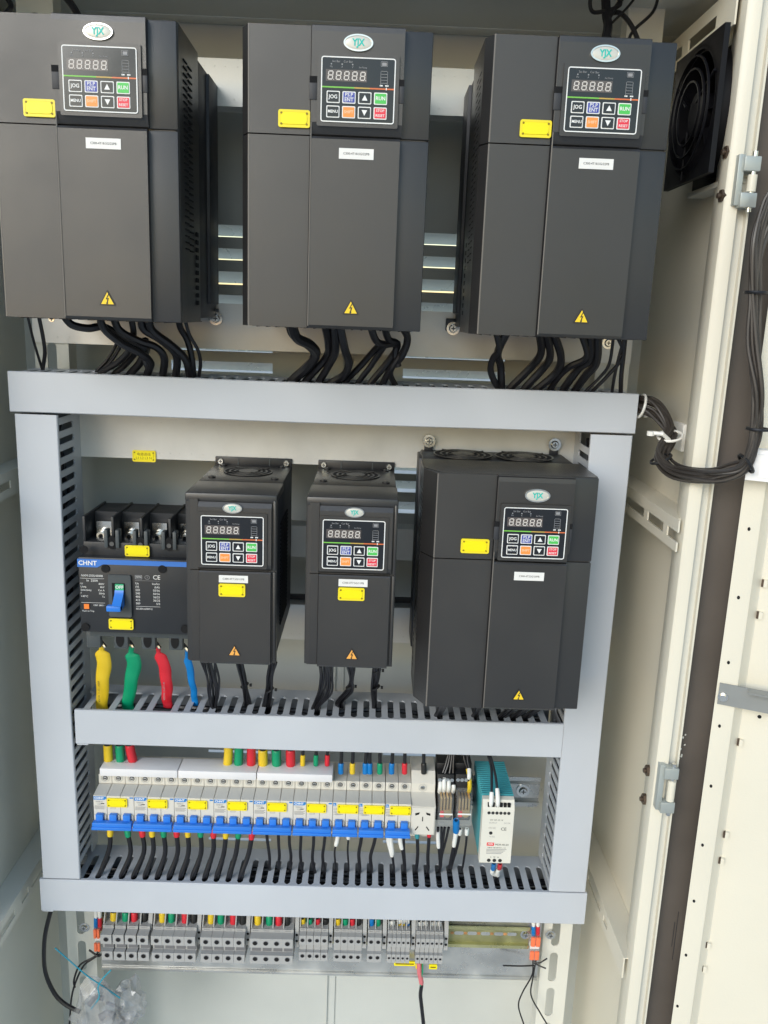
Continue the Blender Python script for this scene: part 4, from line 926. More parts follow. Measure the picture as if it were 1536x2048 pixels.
# wire entry shrouds at the back top of the two pole breakers are part of the covers
covs = [(199, 354, 'white busbar cover over the two leftmost breakers'), (356, 512, 'white busbar cover in the middle of the three covers'), (514, 665, 'white busbar cover at the right, ending above the sixth breaker')]
for (ua, ub, lb) in covs:
    a = at(ua, 1537, .018); b = at(ub, 1541, .018); zt1 = at(199, 1537, .018).z; q = MB(); q.box(a.x, b.x, .018, .050, at(199, 1552, .018).z, zt1, 'cover_white', .0008)
    o = solo(q, 'busbar_cover', lb, 'busbar cover', (a.x, .018, zt1), 'white covers along the top of the breakers')
    if ua == 199:
        q = MB(); q.text('CHNT  NXB-63 comb', 0, 0, 0, .0042, 'print_grey', align='LEFT'); q.xform(Matrix.Translation((a.x + .004, .035, zt1 + .0003)) @ Matrix.Rotation(R(-90), 4, 'X')); wsub(q, 'printed_text', o)
# back shoulders of the two pole breakers
for i in (6, 7, 8):
    for k in range(2):
        pass
# socket outlet
so = thing('socket_outlet', 'white modular socket outlet with five slots at the right end of the breakers', 'socket outlet', (ex[9], YB, zBot)); W = ex[10] - ex[9] - .0006
L = lambda z: z - zBot
q = MB(); q.prism([(-.002, 0), (YS - YB, 0), (YS - YB, L(zNb) + .002), (YN - YB, L(zNb) + .002), (YN - YB, L(zN1) - .003), (YS - YB, L(zN1) + .004), (YS - YB, L(zS1)), (YS - YB + .012, L(zS1) + .012), (-.002, L(zS1) + .012)], 'x', .0004, W, 'mcb_white'); sub(q, 'body', so)
y = YN - YB; z1_ = L(zN1) - .003; z0_ = L(zNb) + .002; hN = z1_ - z0_
q = MB(); q.rplate(.002, W - .0012, z0_ + .001, z1_ - .001, y, y - .0012, 'mcb_white', .001); sub(q, 'socket_face', so)
q = MB(); y2 = y - .0014; cx = W / 2 - .0005
q.box(cx - .0006, cx + .0006, y2, y2 + .0002, z0_ + hN * .50, z0_ + hN * .66, 'void')
for s in (-1, 1):
    q.quad([(cx + s * .0100, y2, z0_ + hN * .78), (cx + s * .0040, y2, z0_ + hN * .82), (cx + s * .0050, y2, z0_ + hN * .74), (cx + s * .0098, y2, z0_ + hN * .70)], 'void'); q.quad([(cx + s * .0085, y2, z0_ + hN * .16), (cx + s * .0098, y2, z0_ + hN * .18), (cx + s * .0060, y2, z0_ + hN * .32), (cx + s * .0048, y2, z0_ + hN * .30)], 'void')
sub(q, 'socket_slots', so)
zc2 = (zN1 + .004 + zS1) / 2 - zBot; q = MB(); q.ring((cx, YS - YB - .0001, zc2), .0056, .0056, .0009, .0005, 'mcb_grey', 20); q.cyl((cx, YS - YB - .0003, zc2), .0032, -.0006, 'y', 'steel', 14); q.box(cx - .002, cx + .002, YS - YB - .0012, YS - YB - .0009, zc2 - .0005, zc2 + .0005, 'void'); sub(q, 'terminal_screw', so)

# relays
def relay(u0, u1, label):
    yb = .030; a = at(u0, 1590, .008); b = at(u1, 1590, .008); x0, x1 = a.x, b.x; z1_ = at(u0, 1592, .008).z; zm = z1_ - .030; z0_ = at(u0, 1655, .004).z
    t = thing('relay', label, 'relay', (x0, YB, z0_), 'relays beside the socket outlet')
    q = MB(); ztop = at(u0, 1537, .045).z; q.box(x0 - .0005, x1 + .0005, .030, .074, z0_ - .006, ztop, 'black', .001); q.box(x0 - .0005, x1 + .0005, .045, .074, ztop - .002, ztop + .008, 'black', .001); wsub(q, 'relay_base', t)
    for i in range(4):
        x = x0 + (i + .5) * (x1 - x0) / 4
        wsub(MB().cyl((x, .0298, ztop - .007), .0026, -.002, 'y', 'steel', 10), 'terminal_screw', t)
    q = MB()
    for i in range(4): x = x0 + .0035 + i * (x1 - x0 - .005) / 4; q.box(x, x + .0025, .012, .028, z1_ - .024, z1_ - .006, 'brass')
    q.box(x0 + .003, x1 - .003, .014, .029, z0_ + .006, z1_ - .027, 'mccb_grey', .001); q.box(x0 + .004, x0 + .009, .0125, .014, z0_ + .010, z0_ + .019, 'print_red'); q.cyl(((x0 + x1) / 2 + .003, .0138, z0_ + .015), .006, -.0006, 'y', 'brass', 14)
    wsub(q, 'contacts', t)
    q = MB(); q.box(x0 + .0005, x1 - .0005, .006, .0295, z0_, z1_ - .025, 'clear', .0014); q.box(x0 + .0005, x1 - .0005, .008, .0295, z1_ - .0246, z1_, 'clear', .0014); wsub(q, 'clear_cover', t)
    q = MB(); q.box(x0 + .002, x1 - .002, .0046, .0056, z1_ - .0255, z1_ - .0235, 'slv_white'); wsub(q, 'printed_strip', t)
relay(877, 910, 'clear covered relay directly right of the socket outlet'); relay(914, 947, 'clear covered relay next to the teal power supply, yellow sleeve above it')

# power supply
yp = -.024; a = at(967, 1602, yp); b = at(1022, 1729, yp); x0 = a.x; x1 = at(1030, 1605, yp).x; x1 = x0 + .0405; z1_ = a.z; z0_ = b.z
ps = thing('power_supply', 'slim DIN rail power supply with teal ribbed housing and cream front', 'power supply', (x0, YB, z0_))
q = MB(); q.box(x0 + .0005, x1 - .0005, yp + .012, .070, z0_ + .001, z1_ - .0005, 'teal', .001); wsub(q, 'housing', ps)
for i in range(17):
    y = yp + .016 + i * .0050; wsub(MB().box(x0 - .0004, x1 + .0004, y, y + .0026, z1_ - .012, z1_ + .0010, 'teal', .0004), 'cooling_rib', ps)
q = MB(); q.prism([(yp + .013, z0_), (yp + .002, z0_), (yp, z0_ + .002), (yp, z1_ - .012), (yp + .006, z1_ - .001), (yp + .013, z1_)], 'x', x0, x1, 'psu_cream'); wsub(q, 'front_cover', ps)
q = MB(); W = x1 - x0; H = z1_ - z0_
for i in range(6):
    x = x0 + W * (.20 + .125 * i); q.cyl((x, yp - .0001, z1_ - .0165), .0021, -.0003, 'y', 'print_black', 12); q.box(x - .0019, x + .0019, yp + .0012, yp + .0052, z1_ - .0090, z1_ - .0040, 'void')
for i in range(3):
    x = x0 + W * (.30 + .18 * i); q.cyl((x, yp - .0001, z0_ + .0055), .0024, -.0003, 'y', 'print_black', 12)
wsub(q, 'terminal_holes', ps)
q = MB(); y = yp - .0003
q.text('+V +V -V -V', x0 + W * .45, z0_ + H * .705, y, .0034, 'print_black'); q.text('DC OK', x0 + W * .8, z0_ + H * .66, y, .0026, 'print_grey'); q.text('OUTPUT', x0 + W * .35, z0_ + H * .66, y, .0026, 'print_grey'); q.text('CE', x0 + W * .70, z0_ + H * .565, y, .0062, 'print_black')
q.text('ON ADJ', x0 + W * .33, z0_ + H * .58, y, .0026, 'print_grey'); q.cyl((x0 + W * .30, yp, z0_ + H * .50), .0022, -.0006, 'y', 'print_black', 12); q.text('+V ADJ', x0 + W * .34, z0_ + H * .44, y, .0024, 'print_grey')
q.box(x0 + W * .20, x0 + W * .43, yp - .0002, yp, z0_ + H * .295, z0_ + H * .345, 'print_red'); q.text('MW', x0 + W * .315, z0_ + H * .32, y, .0038, 'print_white', bold=.02); q.text('MDR-40-24', x0 + W * .68, z0_ + H * .315, y, .0036, 'print_black')
q.text('INPUT 100-240VAC 1.1A', x0 + W * .52, z0_ + H * .265, y, .0022, 'print_black')
for i in range(4): q.box(x0 + W * .20, x0 + W * (.84 - .05 * i), y, yp, z0_ + H * (.235 - .022 * i), z0_ + H * (.242 - .022 * i), 'print_grey')
q.text('L   N   \u23da', x0 + W * .48, z0_ + H * .115, y, .0030, 'print_black')
wsub(q, 'printed_front', ps)

# ================================================================== TERMINAL STRIP
pl = thing('terminal_plate', 'galvanised steel plate behind the terminal strip below the bottom duct', 'plate', (.05, YB, -.85))
a = at(197, 1830, YB - .003); b = at(1074, 1955, YB - .003)
zp0 = at(640, 1948, YB - .003).z; xa = at(204, 1942, YB - .003).x
q = MB(); q.box(xa, b.x, YB - .003, YB - .001, zp0, zp0 + .125, 'galv'); q.box(xa, b.x, YB - .006, YB - .003, zp0, zp0 + .005, 'galv', .001); wsub(q, 'plate', pl)
zr2 = at(980, 1872, .072).z
r2 = thing('din_rail', 'yellow green zinc DIN rail under the terminals, bare at its right end', 'DIN rail', (xa, YB, zr2))
xr1 = at(1058, 1875, .072).x
q = MB()
for s in (-1, 1): q.box(xa, xr1, .0685, .0700, zr2 + s * .0125, zr2 + s * .0175, 'rail_zinc'); q.box(xa, xr1, .0700, .0755, zr2 + s * .0125, zr2 + s * .0137, 'rail_zinc')
q.box(xa, xr1, .0745, .0765, zr2 - .0125, zr2 + .0125, 'rail_mid'); wsub(q, 'rail', r2)
for i in range(5):
    u = 918 + i * 26.5; p = at(u, 1866 + i * .6, .0744); q = MB(); q.rplate(p.x - .0068, p.x + .0068, p.z - .0028, p.z + .0028, .0745, .0742, 'galv', .0026); q.rplate(p.x - .0125, p.x - .0075, p.z - .0022, p.z + .0022, .0745, .0743, 'rail_orange', .0018); wsub(q, 'rail_slot', r2)
p = at(1051, 1868, .0742); wsub(screw_mb((p.x, .0742, p.z), .0050), 'screw', r2)

def zrow(v, y): return at(640, v + 5.5, y).z     # the strip sags 11 px over its length in the photo, so level it
TZ = dict(ztop=zrow(1856, .046), z1=zrow(1873, .036), z2=zrow(1893, .034), z3=zrow(1904, .040), z4=zrow(1925, .036))
def terminal_mb(w_, small):
    q = MB(); g_ = .0002; z = TZ; zo = z['z4']; m = 'term_grey'; k = .88 if small else 1.0
    Y = lambda y: y - .074
    y1, y2, y3, y4 = .046, .034, .044, .036
    if small: y1, y2, y3, y4 = .050, .042, .050, .044
    pr = [(0, -.004), (Y(y4), -.004 + .004), (Y(y4), z['z3'] - zo), (Y(y3), z['z3'] - zo), (Y(y3), z['z2'] - zo), (Y(y2), z['z2'] - zo), (Y(y2), z['z1'] - zo), (Y(y1), z['z1'] - zo + .001), (Y(y1), z['ztop'] - zo), (0, z['ztop'] - zo + .002)]
    q.prism(pr, 'x', g_, w_ - g_, m)
    zt_ = z['ztop'] - zo; q.prism([(0, zt_), (Y(y1) + .002, zt_), (Y(y1) + .010, zt_ + .016), (0, zt_ + .018)], 'x', g_, .0016, m); q.prism([(0, zt_), (Y(y1) + .014, zt_), (Y(y1) + .018, zt_ + .014), (0, zt_ + .016)], 'x', .0016, w_ - g_, 'term_dark')
    for i in range(3): q.box(w_ * .22, w_ * .72, Y(y1) - .0002, Y(y1), z['z1'] - zo + .003 + i * .003, z['z1'] - zo + .0035 + i * .003, 'term_dark')
    return q, (Y(y2), (z['z1'] + z['z2']) / 2 - zo), (Y(y4), (z['z3'] + z['z4']) / 2 - zo + .001)
TM = {}
def terminal(u, v0, w_, label, small):
    k = (round(w_, 4), small)
    p = at(u, v0, .040)
    if k not in TM:
        q, a, b = terminal_mb(w_, small); t = thing('terminal_block', label, 'terminal', (p.x, .074, TZ['z4'])); sub(q, 'body', t); r = min(.0030, w_ * .24)
        for (yy, zz) in (a, b): sub(MB().cyl((w_ / 2, yy - .0001, zz), r * 1.25, -.0003, 'y', 'term_dark', 14).cyl((w_ / 2, yy - .0004, zz), r, -.0002, 'y', 'void', 14), 'screw_hole', t)
        if not small: sub(MB().box(w_ * .15, w_ * .95, .044 - .074 - .0006, .044 - .074, TZ['z3'] - TZ['z4'] + .001, TZ['z2'] - TZ['z4'] - .001, 'term_dark'), 'marker_window', t)
        TM[k] = t
    else: t = copy_tree(TM[k]); t.location = (p.x, .074, TZ['z4'])
    tag(t, label, 'terminal', 'grey terminals on the lower rail'); return t
blocks = [(204, 4, 24.2, 'leftmost large terminal block'), (304, 4, 22.0, 'second large terminal block'), (402, 4, 22.0, 'third large terminal block'), (500, 4, 21.5, 'fourth large terminal block')]
cols4 = ['yellow', 'green', 'red', 'black']
WL = (at(588, 1885, .040).x - at(500, 1885, .040).x) / 4
for (u, n, pw_, lb) in blocks:
    for i in range(n):
        terminal(u + i * WL / .000668 if False else u + i * pw_, 1885, WL * (pw_ / 22.0) if False else WL, 'wide grey terminal under the %s sleeve in the %s' % (cols4[i], lb), False)
sb = [(597.5, 4, 14.6, 'first group of narrow terminals', cols4), (667, 4, 14.2, 'second group of narrow terminals', cols4), (735, 2, 14.2, 'pair of narrow terminals', ['blue', 'green'])]
WS = (at(655, 1885, .040).x - at(597.5, 1885, .040).x) / 4
for (u, n, pw_, lb, cc) in sb:
    for i in range(n): terminal(u + i * pw_, 1885, WS, 'narrow grey terminal under the %s sleeved wire in the %s' % (cc[i], lb), True)
WM = (at(823, 1885, .040).x - at(776, 1885, .040).x) / 5.2
w5 = ['first', 'second', 'third', 'fourth', 'fifth', 'sixth']
for (u, n, lb) in ((775, 5, 'group with white, yellow and blue sleeves'), (832.5, 6, 'group of six white marked wires')):
    for i in range(n): terminal(u + i * 9.2, 1885, WM, '%s slim grey terminal from the left in the %s' % (w5[i], lb), True)
def end_clamp(u, label, wpx=8.5):
    a = at(u, 1880, .046); wd = wpx * .00066; q = MB(); z0_ = TZ['z3']; z1_ = TZ['ztop'] + .016
    q.prism([(.050, z0_ + .004), (.050, z1_ - .020), (.058, z1_), (.072, z1_), (.072, z0_)], 'x', a.x, a.x + wd, 'term_grey'); o = solo(q, 'end_clamp', label, 'end clamp', (a.x, .074, z0_), 'grey end clamps between the terminal groups')
    for zz in (z1_ - .027, z1_ - .037): wsub(MB().cyl((a.x + wd / 2, .0499, zz), .0019, -.0004, 'y', 'void', 10), 'screw_hole', o)
for (u, lb) in ((393, 'end clamp between the second and third large terminal blocks'), (491, 'end clamp between the third and fourth large terminal blocks'), (589, 'end clamp right of the fourth large terminal block'), (657, 'end clamp between the two narrow four way terminal groups'), (725, 'end clamp left of the pair with blue and green sleeves'), (765, 'end clamp right of the pair with blue and green sleeves'), (823, 'end clamp left of the six white marked wires'), (889, 'end clamp at the right end of the terminals, where the bare rail begins'), (295, 'end clamp between the two leftmost large terminal blocks')): end_clamp(u, lb)
# yellow markers under the last groups
for (u0, u1, v, lb) in ((788, 830, 1925, 'long yellow marker strip below the terminals with yellow sleeves'), (831, 846, 1931, 'yellow marker where the pink and black cable comes out'), (858, 874, 1932, 'short yellow marker at the right below the terminals')):
    a = at(u0, v, .070); b = at(u1, v + 2, .070); h = .0075; q = MB(); q.rplate(a.x, b.x, a.z - h / 2, a.z + h / 2, .0700, .0680, 'label_yellow', .001); q.box(a.x + .002, b.x - .002, .0676, .0680, a.z - h * .16, a.z + h * .1, 'label_ink'); solo(q, 'label_marker', lb, 'marker', (a.x, .07, a.z), 'yellow markers below the terminals')
# lever connectors
def lever(u, v0, v1, label):
    y = .060; a = at(u - 8, v0, y); b = at(u + 8, v1, y); t = thing('lever_connector', label, 'connector', (a.x, y, b.z), 'clear and orange lever connectors'); q = MB(); H = a.z - b.z
    q.box(a.x, b.x, y, y + .014, b.z, a.z, 'clear', .001); wsub(q, 'clear_body', t)
    q = MB(); q.box(a.x + .001, b.x - .001, y + .003, y + .012, b.z + H * .42, b.z + H * .56, 'sticker'); wsub(q, 'core', t)
    for xx in (a.x + .0006, (a.x + b.x) / 2 + .0004):
        for (f0, f1) in ((.04, .38), (.60, .97)): wsub(MB().box(xx, xx + (b.x - a.x) / 2 - .001, y - .002, y + .002, b.z + H * f0, b.z + H * f1, 'orange_lever', .0008), 'lever', t)
lever(194, 1857, 1904, 'orange lever connector at the left end of the terminal strip'); lever(1070, 1873, 1921, 'orange lever connector at the right end of the bare rail')

# ================================================================== CABLES
def px(k, ox, oy, pts): return [(ox + a / k, oy + b / k) for a, b in pts]
def run(label, P2, ys, r, **kw):
    n = len(P2); pts = [(u, v, ys[0] + (ys[1] - ys[0]) * i / (n - 1)) for i, (u, v) in enumerate(P2)]
    return cable(label, pts, r, **kw)
IN = [(0, .006, -.012), (.004, .008, -.026)]
# under the left top drive
A1 = lambda *p: px(3.072, 0, 400, p)
for lb, P2, ys, r in (
    ('thick black cable sweeping right from under the left top drive, frontmost of its bundle', A1((610, 700), (640, 790), (745, 880), (860, 940), (925, 1000), (905, 1075)), (-.04, .018), .0056),
    ('thick black cable under the left top drive, second of the right sweeping ones', A1((690, 700), (735, 800), (850, 865), (960, 905), (1010, 975), (1000, 1085)), (-.02, .024), .0056),
    ('black cable bending left under the middle of the left top drive', A1((800, 700), (820, 820), (795, 920), (720, 1000), (620, 1065)), (.0, .034), .0046),
    ('thick black cable under the left top drive, fourth of the right sweeping ones', A1((865, 700), (880, 790), (975, 850), (1060, 920), (1088, 985), (1080, 1085)), (-.02, .024), .0056),
    ('thick black cable under the left top drive, rightmost of the sweeping ones', A1((910, 700), (935, 800), (1055, 895), (1140, 980), (1165, 1090)), (-.02, .024), .0058),
    ('thin black wire dropping leftwards behind the bundle of the left top drive', A1((700, 820), (742, 880), (690, 980), (610, 1065)), (.03, .045), .0026),
    ('thin black wire beside the other behind the bundle of the left top drive', A1((715, 800), (715, 880), (660, 980), (590, 1060)), (.03, .045), .0024),
    ('black cable bending down left below the cable crossing of the left top drive', A1((840, 900), (830, 940), (760, 1020), (700, 1075)), (.02, .04), .0046),
    ('thick black cable bending down left between the loops of the left top drive', A1((890, 860), (900, 910), (860, 1000), (795, 1080)), (.01, .036), .0058),
    ('black cable curving out of the left corner of the left top drive', A1((385, 700), (440, 765), (540, 788), (640, 780), (760, 850), (880, 900)), (-.03, .01), .0056),
    ('slack black cable tied at the right corner of the left top drive', A1((1095, 730), (1110, 790), (1145, 850), (1175, 950), (1190, 1090)), (.0, .03), .0048),
    ('thin black wire bowing out beside the slack tied cable', A1((1135, 730), (1165, 830), (1215, 920), (1232, 1000), (1222, 1090)), (.0, .03), .0026),
    ('thin black cable down the left post below the left top drive', A1((235, 700), (262, 830), (276, 940), (262, 1050)), (.03, .05), .0030),
    ('second thin black cable meeting the other at the left post', A1((165, 690), (205, 860), (262, 1050)), (.01, .05), .0020)):
    run(lb, P2, ys, r * .80, tail=IN, group='black cables below the left top drive')
A2 = lambda *p: px(2.743, 400, 400, p)
for lb, P2, ys, r in (
    ('fat bound bundle of black wires bending under the left part of the middle top drive', A2((500, 670), (530, 755), (605, 795), (635, 845), (590, 915), (500, 1000)), (-.05, .024), .0072),
    ('second black wire of the bound bundle below the middle top drive', A2((480, 670), (505, 745), (590, 805), (620, 850), (570, 925), (480, 1000)), (-.045, .024), .0040),
    ('black cable with left bend, first of three under the middle top drive', A2((685, 680), (706, 790), (690, 865), (575, 1000)), (-.03, .024), .0058),
    ('black cable with left bend, second of three under the middle top drive', A2((735, 680), (742, 825), (705, 910), (650, 1008)), (-.03, .024), .0058),
    ('black cable bulging right before it enters the duct below the middle top drive', A2((765, 680), (795, 820), (817, 895), (790, 960), (708, 1015)), (-.03, .024), .0058),
    ('black cable looping right under the right half of the middle top drive', A2((935, 690), (965, 770), (1010, 792), (1075, 790)), (-.03, .0), .0052),
    ('black cable from the loop going down left to the duct, outer one', A2((1000, 790), (960, 820), (890, 900), (785, 1012)), (-.01, .024), .0046),
    ('black cable from the loop going down left to the duct, inner one', A2((1020, 790), (985, 840), (930, 920), (860, 1015)), (-.01, .024), .0042),
    ('black cable swinging out and back left below the right of the middle top drive', A2((1010, 690), (1035, 765), (1085, 795), (1030, 890), (925, 1020)), (-.02, .024), .0050),
    ('thick black cable at the right end of the middle top drive', A2((1105, 690), (1140, 765), (1105, 860), (1050, 920), (995, 1025)), (-.02, .024), .0052),
    ('last black cable at the right end of the middle top drive, crossing the others', A2((1135, 690), (1128, 800), (1060, 910), (1045, 960), (1078, 1030)), (-.01, .024), .0044)):
    run(lb, P2, ys, r * .80, tail=IN, group='black cables below the middle top drive')
A3 = lambda *p: px(2.844, 860, 400, p)
for lb, P2, ys, r in (
    ('bulging black cable under the left end of the right top drive', A3((375, 740), (395, 850), (358, 900), (345, 970), (370, 1040), (400, 1095)), (-.02, .024), .0048),
    ('black cable tied beside the bulging one under the right top drive', A3((445, 740), (395, 840), (385, 890), (402, 950), (405, 1095)), (-.02, .024), .0058),
    ('leftmost of the three parallel cables under the right top drive', A3((622, 750), (632, 865), (580, 945), (450, 1080)), (-.03, .024), .0058),
    ('middle of the three parallel cables under the right top drive', A3((660, 750), (684, 880), (645, 955), (525, 1090)), (-.03, .024), .0058),
    ('rightmost of the three parallel cables under the right top drive', A3((700, 750), (745, 890), (715, 985), (590, 1095)), (-.03, .024), .0058),
    ('black cable curving far left from the right group of the right top drive', A3((862, 760), (892, 890), (800, 945), (735, 1000), (675, 1095)), (-.03, .024), .0048),
    ('black cable in the middle of the right group of the right top drive', A3((910, 760), (915, 900), (840, 965), (745, 1100)), (-.03, .024), .0058),
    ('thick black cable at the right of the right group of the right top drive', A3((955, 760), (948, 920), (885, 1000), (815, 1100)), (-.03, .024), .0060),
    ('thin black wire running down left across the slotted post', A3((1045, 770), (1020, 930), (965, 1010), (880, 1095)), (.0, .024), .0024),
    ('second thin black wire crossing the first by the slotted post', A3((1065, 770), (1098, 885), (1010, 1000), (915, 1100)), (.0, .024), .0028),
    ('black wire hanging straight down at the right corner of the right top drive', A3((1112, 770), (1100, 890), (1088, 1000), (1083, 1110)), (.0, .024), .0034),
    ('short black wire between the crossing wires and the straight one', A3((1110, 770), (1075, 890), (1050, 1000), (1033, 1105)), (.0, .024), .0024)):
    run(lb, P2, ys, r * .80, tail=IN, group='black cables below the right top drive')
# under the two small drives
A6 = lambda *p: px(3.2, 340, 1200, p)
rnd = random.Random(11)
def bunch(lbl, P2s, ys, r, grp, ties=(), shrink=None):
    t = None
    for i, P2 in enumerate(P2s):
        n = len(P2); P_ = [at(u, v, ys[0] + (ys[1] - ys[0]) * k / (n - 1)) for k, (u, v) in enumerate(P2)]; P_ = [p + Vector((rnd.uniform(-.0012, .0012), rnd.uniform(-.003, .003), 0)) for p in P_]; P_ += [P_[-1] + Vector((0, .006, -.012))]
        if t is None: t = thing('cable_bundle', lbl, 'cable bundle', tuple(P_[0]), grp)
        wsub(MB().tube(crom(P_, 6), r, 'cable_black', 7), 'wire', t)
    for (u, v, y, rr) in ties:
        p = at(u, v, y); wsub(MB().tube([p + Vector((-.0005, 0, .0008)), p + Vector((.0005, 0, -.0008))], rr, 'black', 12).box(p.x + rr, p.x + rr + .003, p.y - .001, p.y + .002, p.z - .0014, p.z + .0016, 'black'), 'cable_tie', t)
    return t
gb = 'black wire bundles below the small drives'
bunch('spread bundle of thin black wires under the left of the small left drive', [A6((200 + i * 13, 395), (235 + i * 11, 500), (245 + i * 10, 590), (272 + i * 2, 700)) for i in range(8)], (-.03, .022), .0015, gb)
bunch('bundle under the middle of the small left drive with a cable tie', [A6((432 + i * 8, 395), (460 + i * 6, 490), (470 + i * 6, 570), (478 + i * 7, 640)) for i in range(5)], (-.02, .030), .0016, gb, [(340 + 478 / 3.2, 1200 + 545 / 3.2, .012, .0060)])
bunch('bundle under the right of the small left drive with a cable tie', [A6((640 + i * 9, 395), (630 + i * 8, 480), (612 + i * 10, 580), (598 + i * 11, 680)) for i in range(5)], (-.02, .030), .0016, gb, [(340 + 638 / 3.2, 1200 + 575 / 3.2, .012, .0062)])
bunch('spread bundle of thin black wires under the left of the small central drive', [A6((960 + i * 11, 420), (965 + i * 10, 500), (945 + i * 13, 590), (910 + i * 6, 690)) for i in range(8)], (-.03, .022), .0015, gb)
bunch('bent bundle under the middle of the small central drive', [A6((1140 + i * 9, 420), (1150 + i * 6, 510), (1130 + i * 8, 580), (1070 + i * 8, 650)) for i in range(5)], (-.02, .030), .0016, gb, [(340 + 1150 / 3.2, 1200 + 553 / 3.2, .010, .0060)])
bunch('straight bundle under the right of the small central drive', [A6((1308 + i * 8, 420), (1302 + i * 7, 500), (1292 + i * 8, 570), (1295 + i * 5, 660)) for i in range(5)], (-.02, .030), .0016, gb, [(340 + 1318 / 3.2, 1200 + 560 / 3.2, .010, .0060), (340 + 1325 / 3.2, 1200 + 452 / 3.2, -.012, .0058)])
A7 = lambda *p: px(3.2, 780, 1200, p)
k = 0
for (a, b, c_) in ((330, 320, 290), (345, 335, 300), (375, 345, 308), (560, 560, 530), (580, 570, 545), (800, 770, 700), (820, 800, 730), (880, 860, 780), (900, 880, 800), (960, 940, 860), (980, 960, 880)):
    run('black wire number %s from the left entering the duct behind the lower right drive' % ['one', 'two', 'three', 'four', 'five', 'six', 'seven', 'eight', 'nine', 'ten', 'eleven'][k], A7((a, 640), (b, 690), (c_, 750)), (-.03, .02), .0030, tail=IN, group='black wires behind the lower right drive'); k += 1

# breaker top wires (down from the middle duct)
B1 = lambda *p: px(4.04, 140, 1470, p); B2 = lambda *p: px(4.04, 480, 1470, p)
bw = 'cables entering the breakers from above'
def topw(P2, r, m, lb, f=(.45, 1), extra=.001, y=(.040, .040)):
    n = len(P2); P_ = [P2[0]] + P2
    P_ = [(P2[0][0], P2[0][1] - 12)] + P2
    run(lb, P_, y, r, sleeves=[(f[0], f[1], m, extra)], group=bw, k=8)
for P2, m, lb in ((B1((305, 70), (308, 140), (312, 222)), 'slv_yellow', 'thick yellow sleeved cable above the leftmost breaker'), (B1((400, 70), (405, 140), (412, 222)), 'slv_green', 'thick green sleeved cable above the leftmost breaker'), (B1((480, 70), (492, 140), (512, 222)), 'slv_red', 'thick red sleeved cable above the leftmost breaker'),
                  (B1((1280, 70), (1280, 150), (1272, 245)), 'slv_yellow', 'thick yellow sleeved cable above the fourth breaker'), (B1((1365, 70), (1365, 150), (1362, 245)), 'slv_green', 'thick green sleeved cable above the fourth breaker'), (B1((1465, 70), (1465, 150), (1464, 245)), 'slv_red', 'thick red sleeved cable above the fourth breaker')):
    topw(P2, .0050, m, lb, (.40, 1), .0010)
for x, m, c_ in ((185, 'slv_yellow', 'yellow'), (295, 'slv_green', 'green'), (408, 'slv_red', 'red')): topw(B2((x, 90), (x, 150), (x + 2, 245)), .0046, m, 'medium %s sleeved cable above the fifth breaker' % c_, (.5, 1), .0018)
for x, m, c_ in ((506, 'slv_yellow', 'yellow'), (613, 'slv_green', 'green'), (704, 'slv_red', 'red')): topw(B2((x + 4, 90), (x + 2, 170), (x, 245)), .0022, m, 'small %s sleeved wire above the sixth breaker' % c_, (.66, 1), .0012)
for x0_, x, m, lb in ((822, 815, 'slv_blue', 'first blue sleeved wire right of the busbar covers'), (915, 908, 'slv_yellow', 'yellow sleeved wire on the first two pole breaker'), (1022, 1012, 'slv_blue', 'left one of the two blue sleeved wires side by side'), (1050, 1048, 'slv_blue', 'right one of the two blue sleeved wires side by side'), (1132, 1130, 'slv_green', 'green sleeved wire on the middle two pole breaker'), (1236, 1225, 'slv_blue', 'blue sleeved wire on the two pole breaker beside the socket'), (1333, 1330, 'slv_red', 'red sleeved wire on the two pole breaker beside the socket'), (1485, 1485, 'slv_black', 'black sleeved wire above the socket outlet')):
    topw(B2((x0_, 100), ((x0_ + x) / 2, 200), (x, 262), (x, 312)), .0024, m, lb, (.60, 1), .0014, (.040, .036))
# breaker bottom wires
bb = 'cables leaving the breakers at the bottom'
ct = [('slv_yellow', 'yellow'), ('slv_green', 'green'), ('slv_red', 'red')]
WR = [((325, 740), (325, 800), (315, 930), (235, 1140)), ((458, 740), (468, 800), (488, 960), (412, 1140)), ((572, 740), (585, 800), (596, 950), (512, 1140)), ((664, 740), (664, 800), (672, 950), (605, 1140)), ((757, 740), (757, 800), (768, 960), (705, 1140)), ((862, 740), (862, 800), (868, 960), (800, 1140)),
      ((953, 740), (953, 800), (955, 960), (895, 1140)), ((1055, 740), (1055, 800), (1058, 960), (990, 1140)), ((1160, 740), (1160, 810), (1155, 950), (1090, 1140)), ((1259, 740), (1259, 810), (1240, 970), (1185, 1140)), ((1360, 740), (1360, 810), (1338, 970), (1285, 1140)), ((1468, 740), (1468, 820), (1440, 970), (1380, 1140))]
for i, P2 in enumerate(WR):
    m, c_ = ct[i % 3]; run('black cable with short %s sleeve below the %s breaker from the left' % (c_, words[i // 3]), B1(*P2), (.020, .012), .0032, sleeves=[(0, .30, m, .0010)], group=bb, tail=[(0, .012, -.012)])
for i, P2 in enumerate([((215, 780), (222, 860), (238, 980), (238, 1060)), ((310, 780), (312, 880), (318, 980), (310, 1060)), ((398, 780), (400, 880), (412, 980), (405, 1060)), ((495, 780), (490, 880), (488, 980), (505, 1110)), ((597, 780), (594, 880), (585, 1000), (605, 1110)), ((690, 780), (680, 880), (668, 980), (680, 1100))]):
    run('plain black cable, %s from the left of the six below the unsleeved breakers' % w5[i], B2(*P2), (.020, .030), .0021, group=bb, tail=[(0, .008, -.016)])
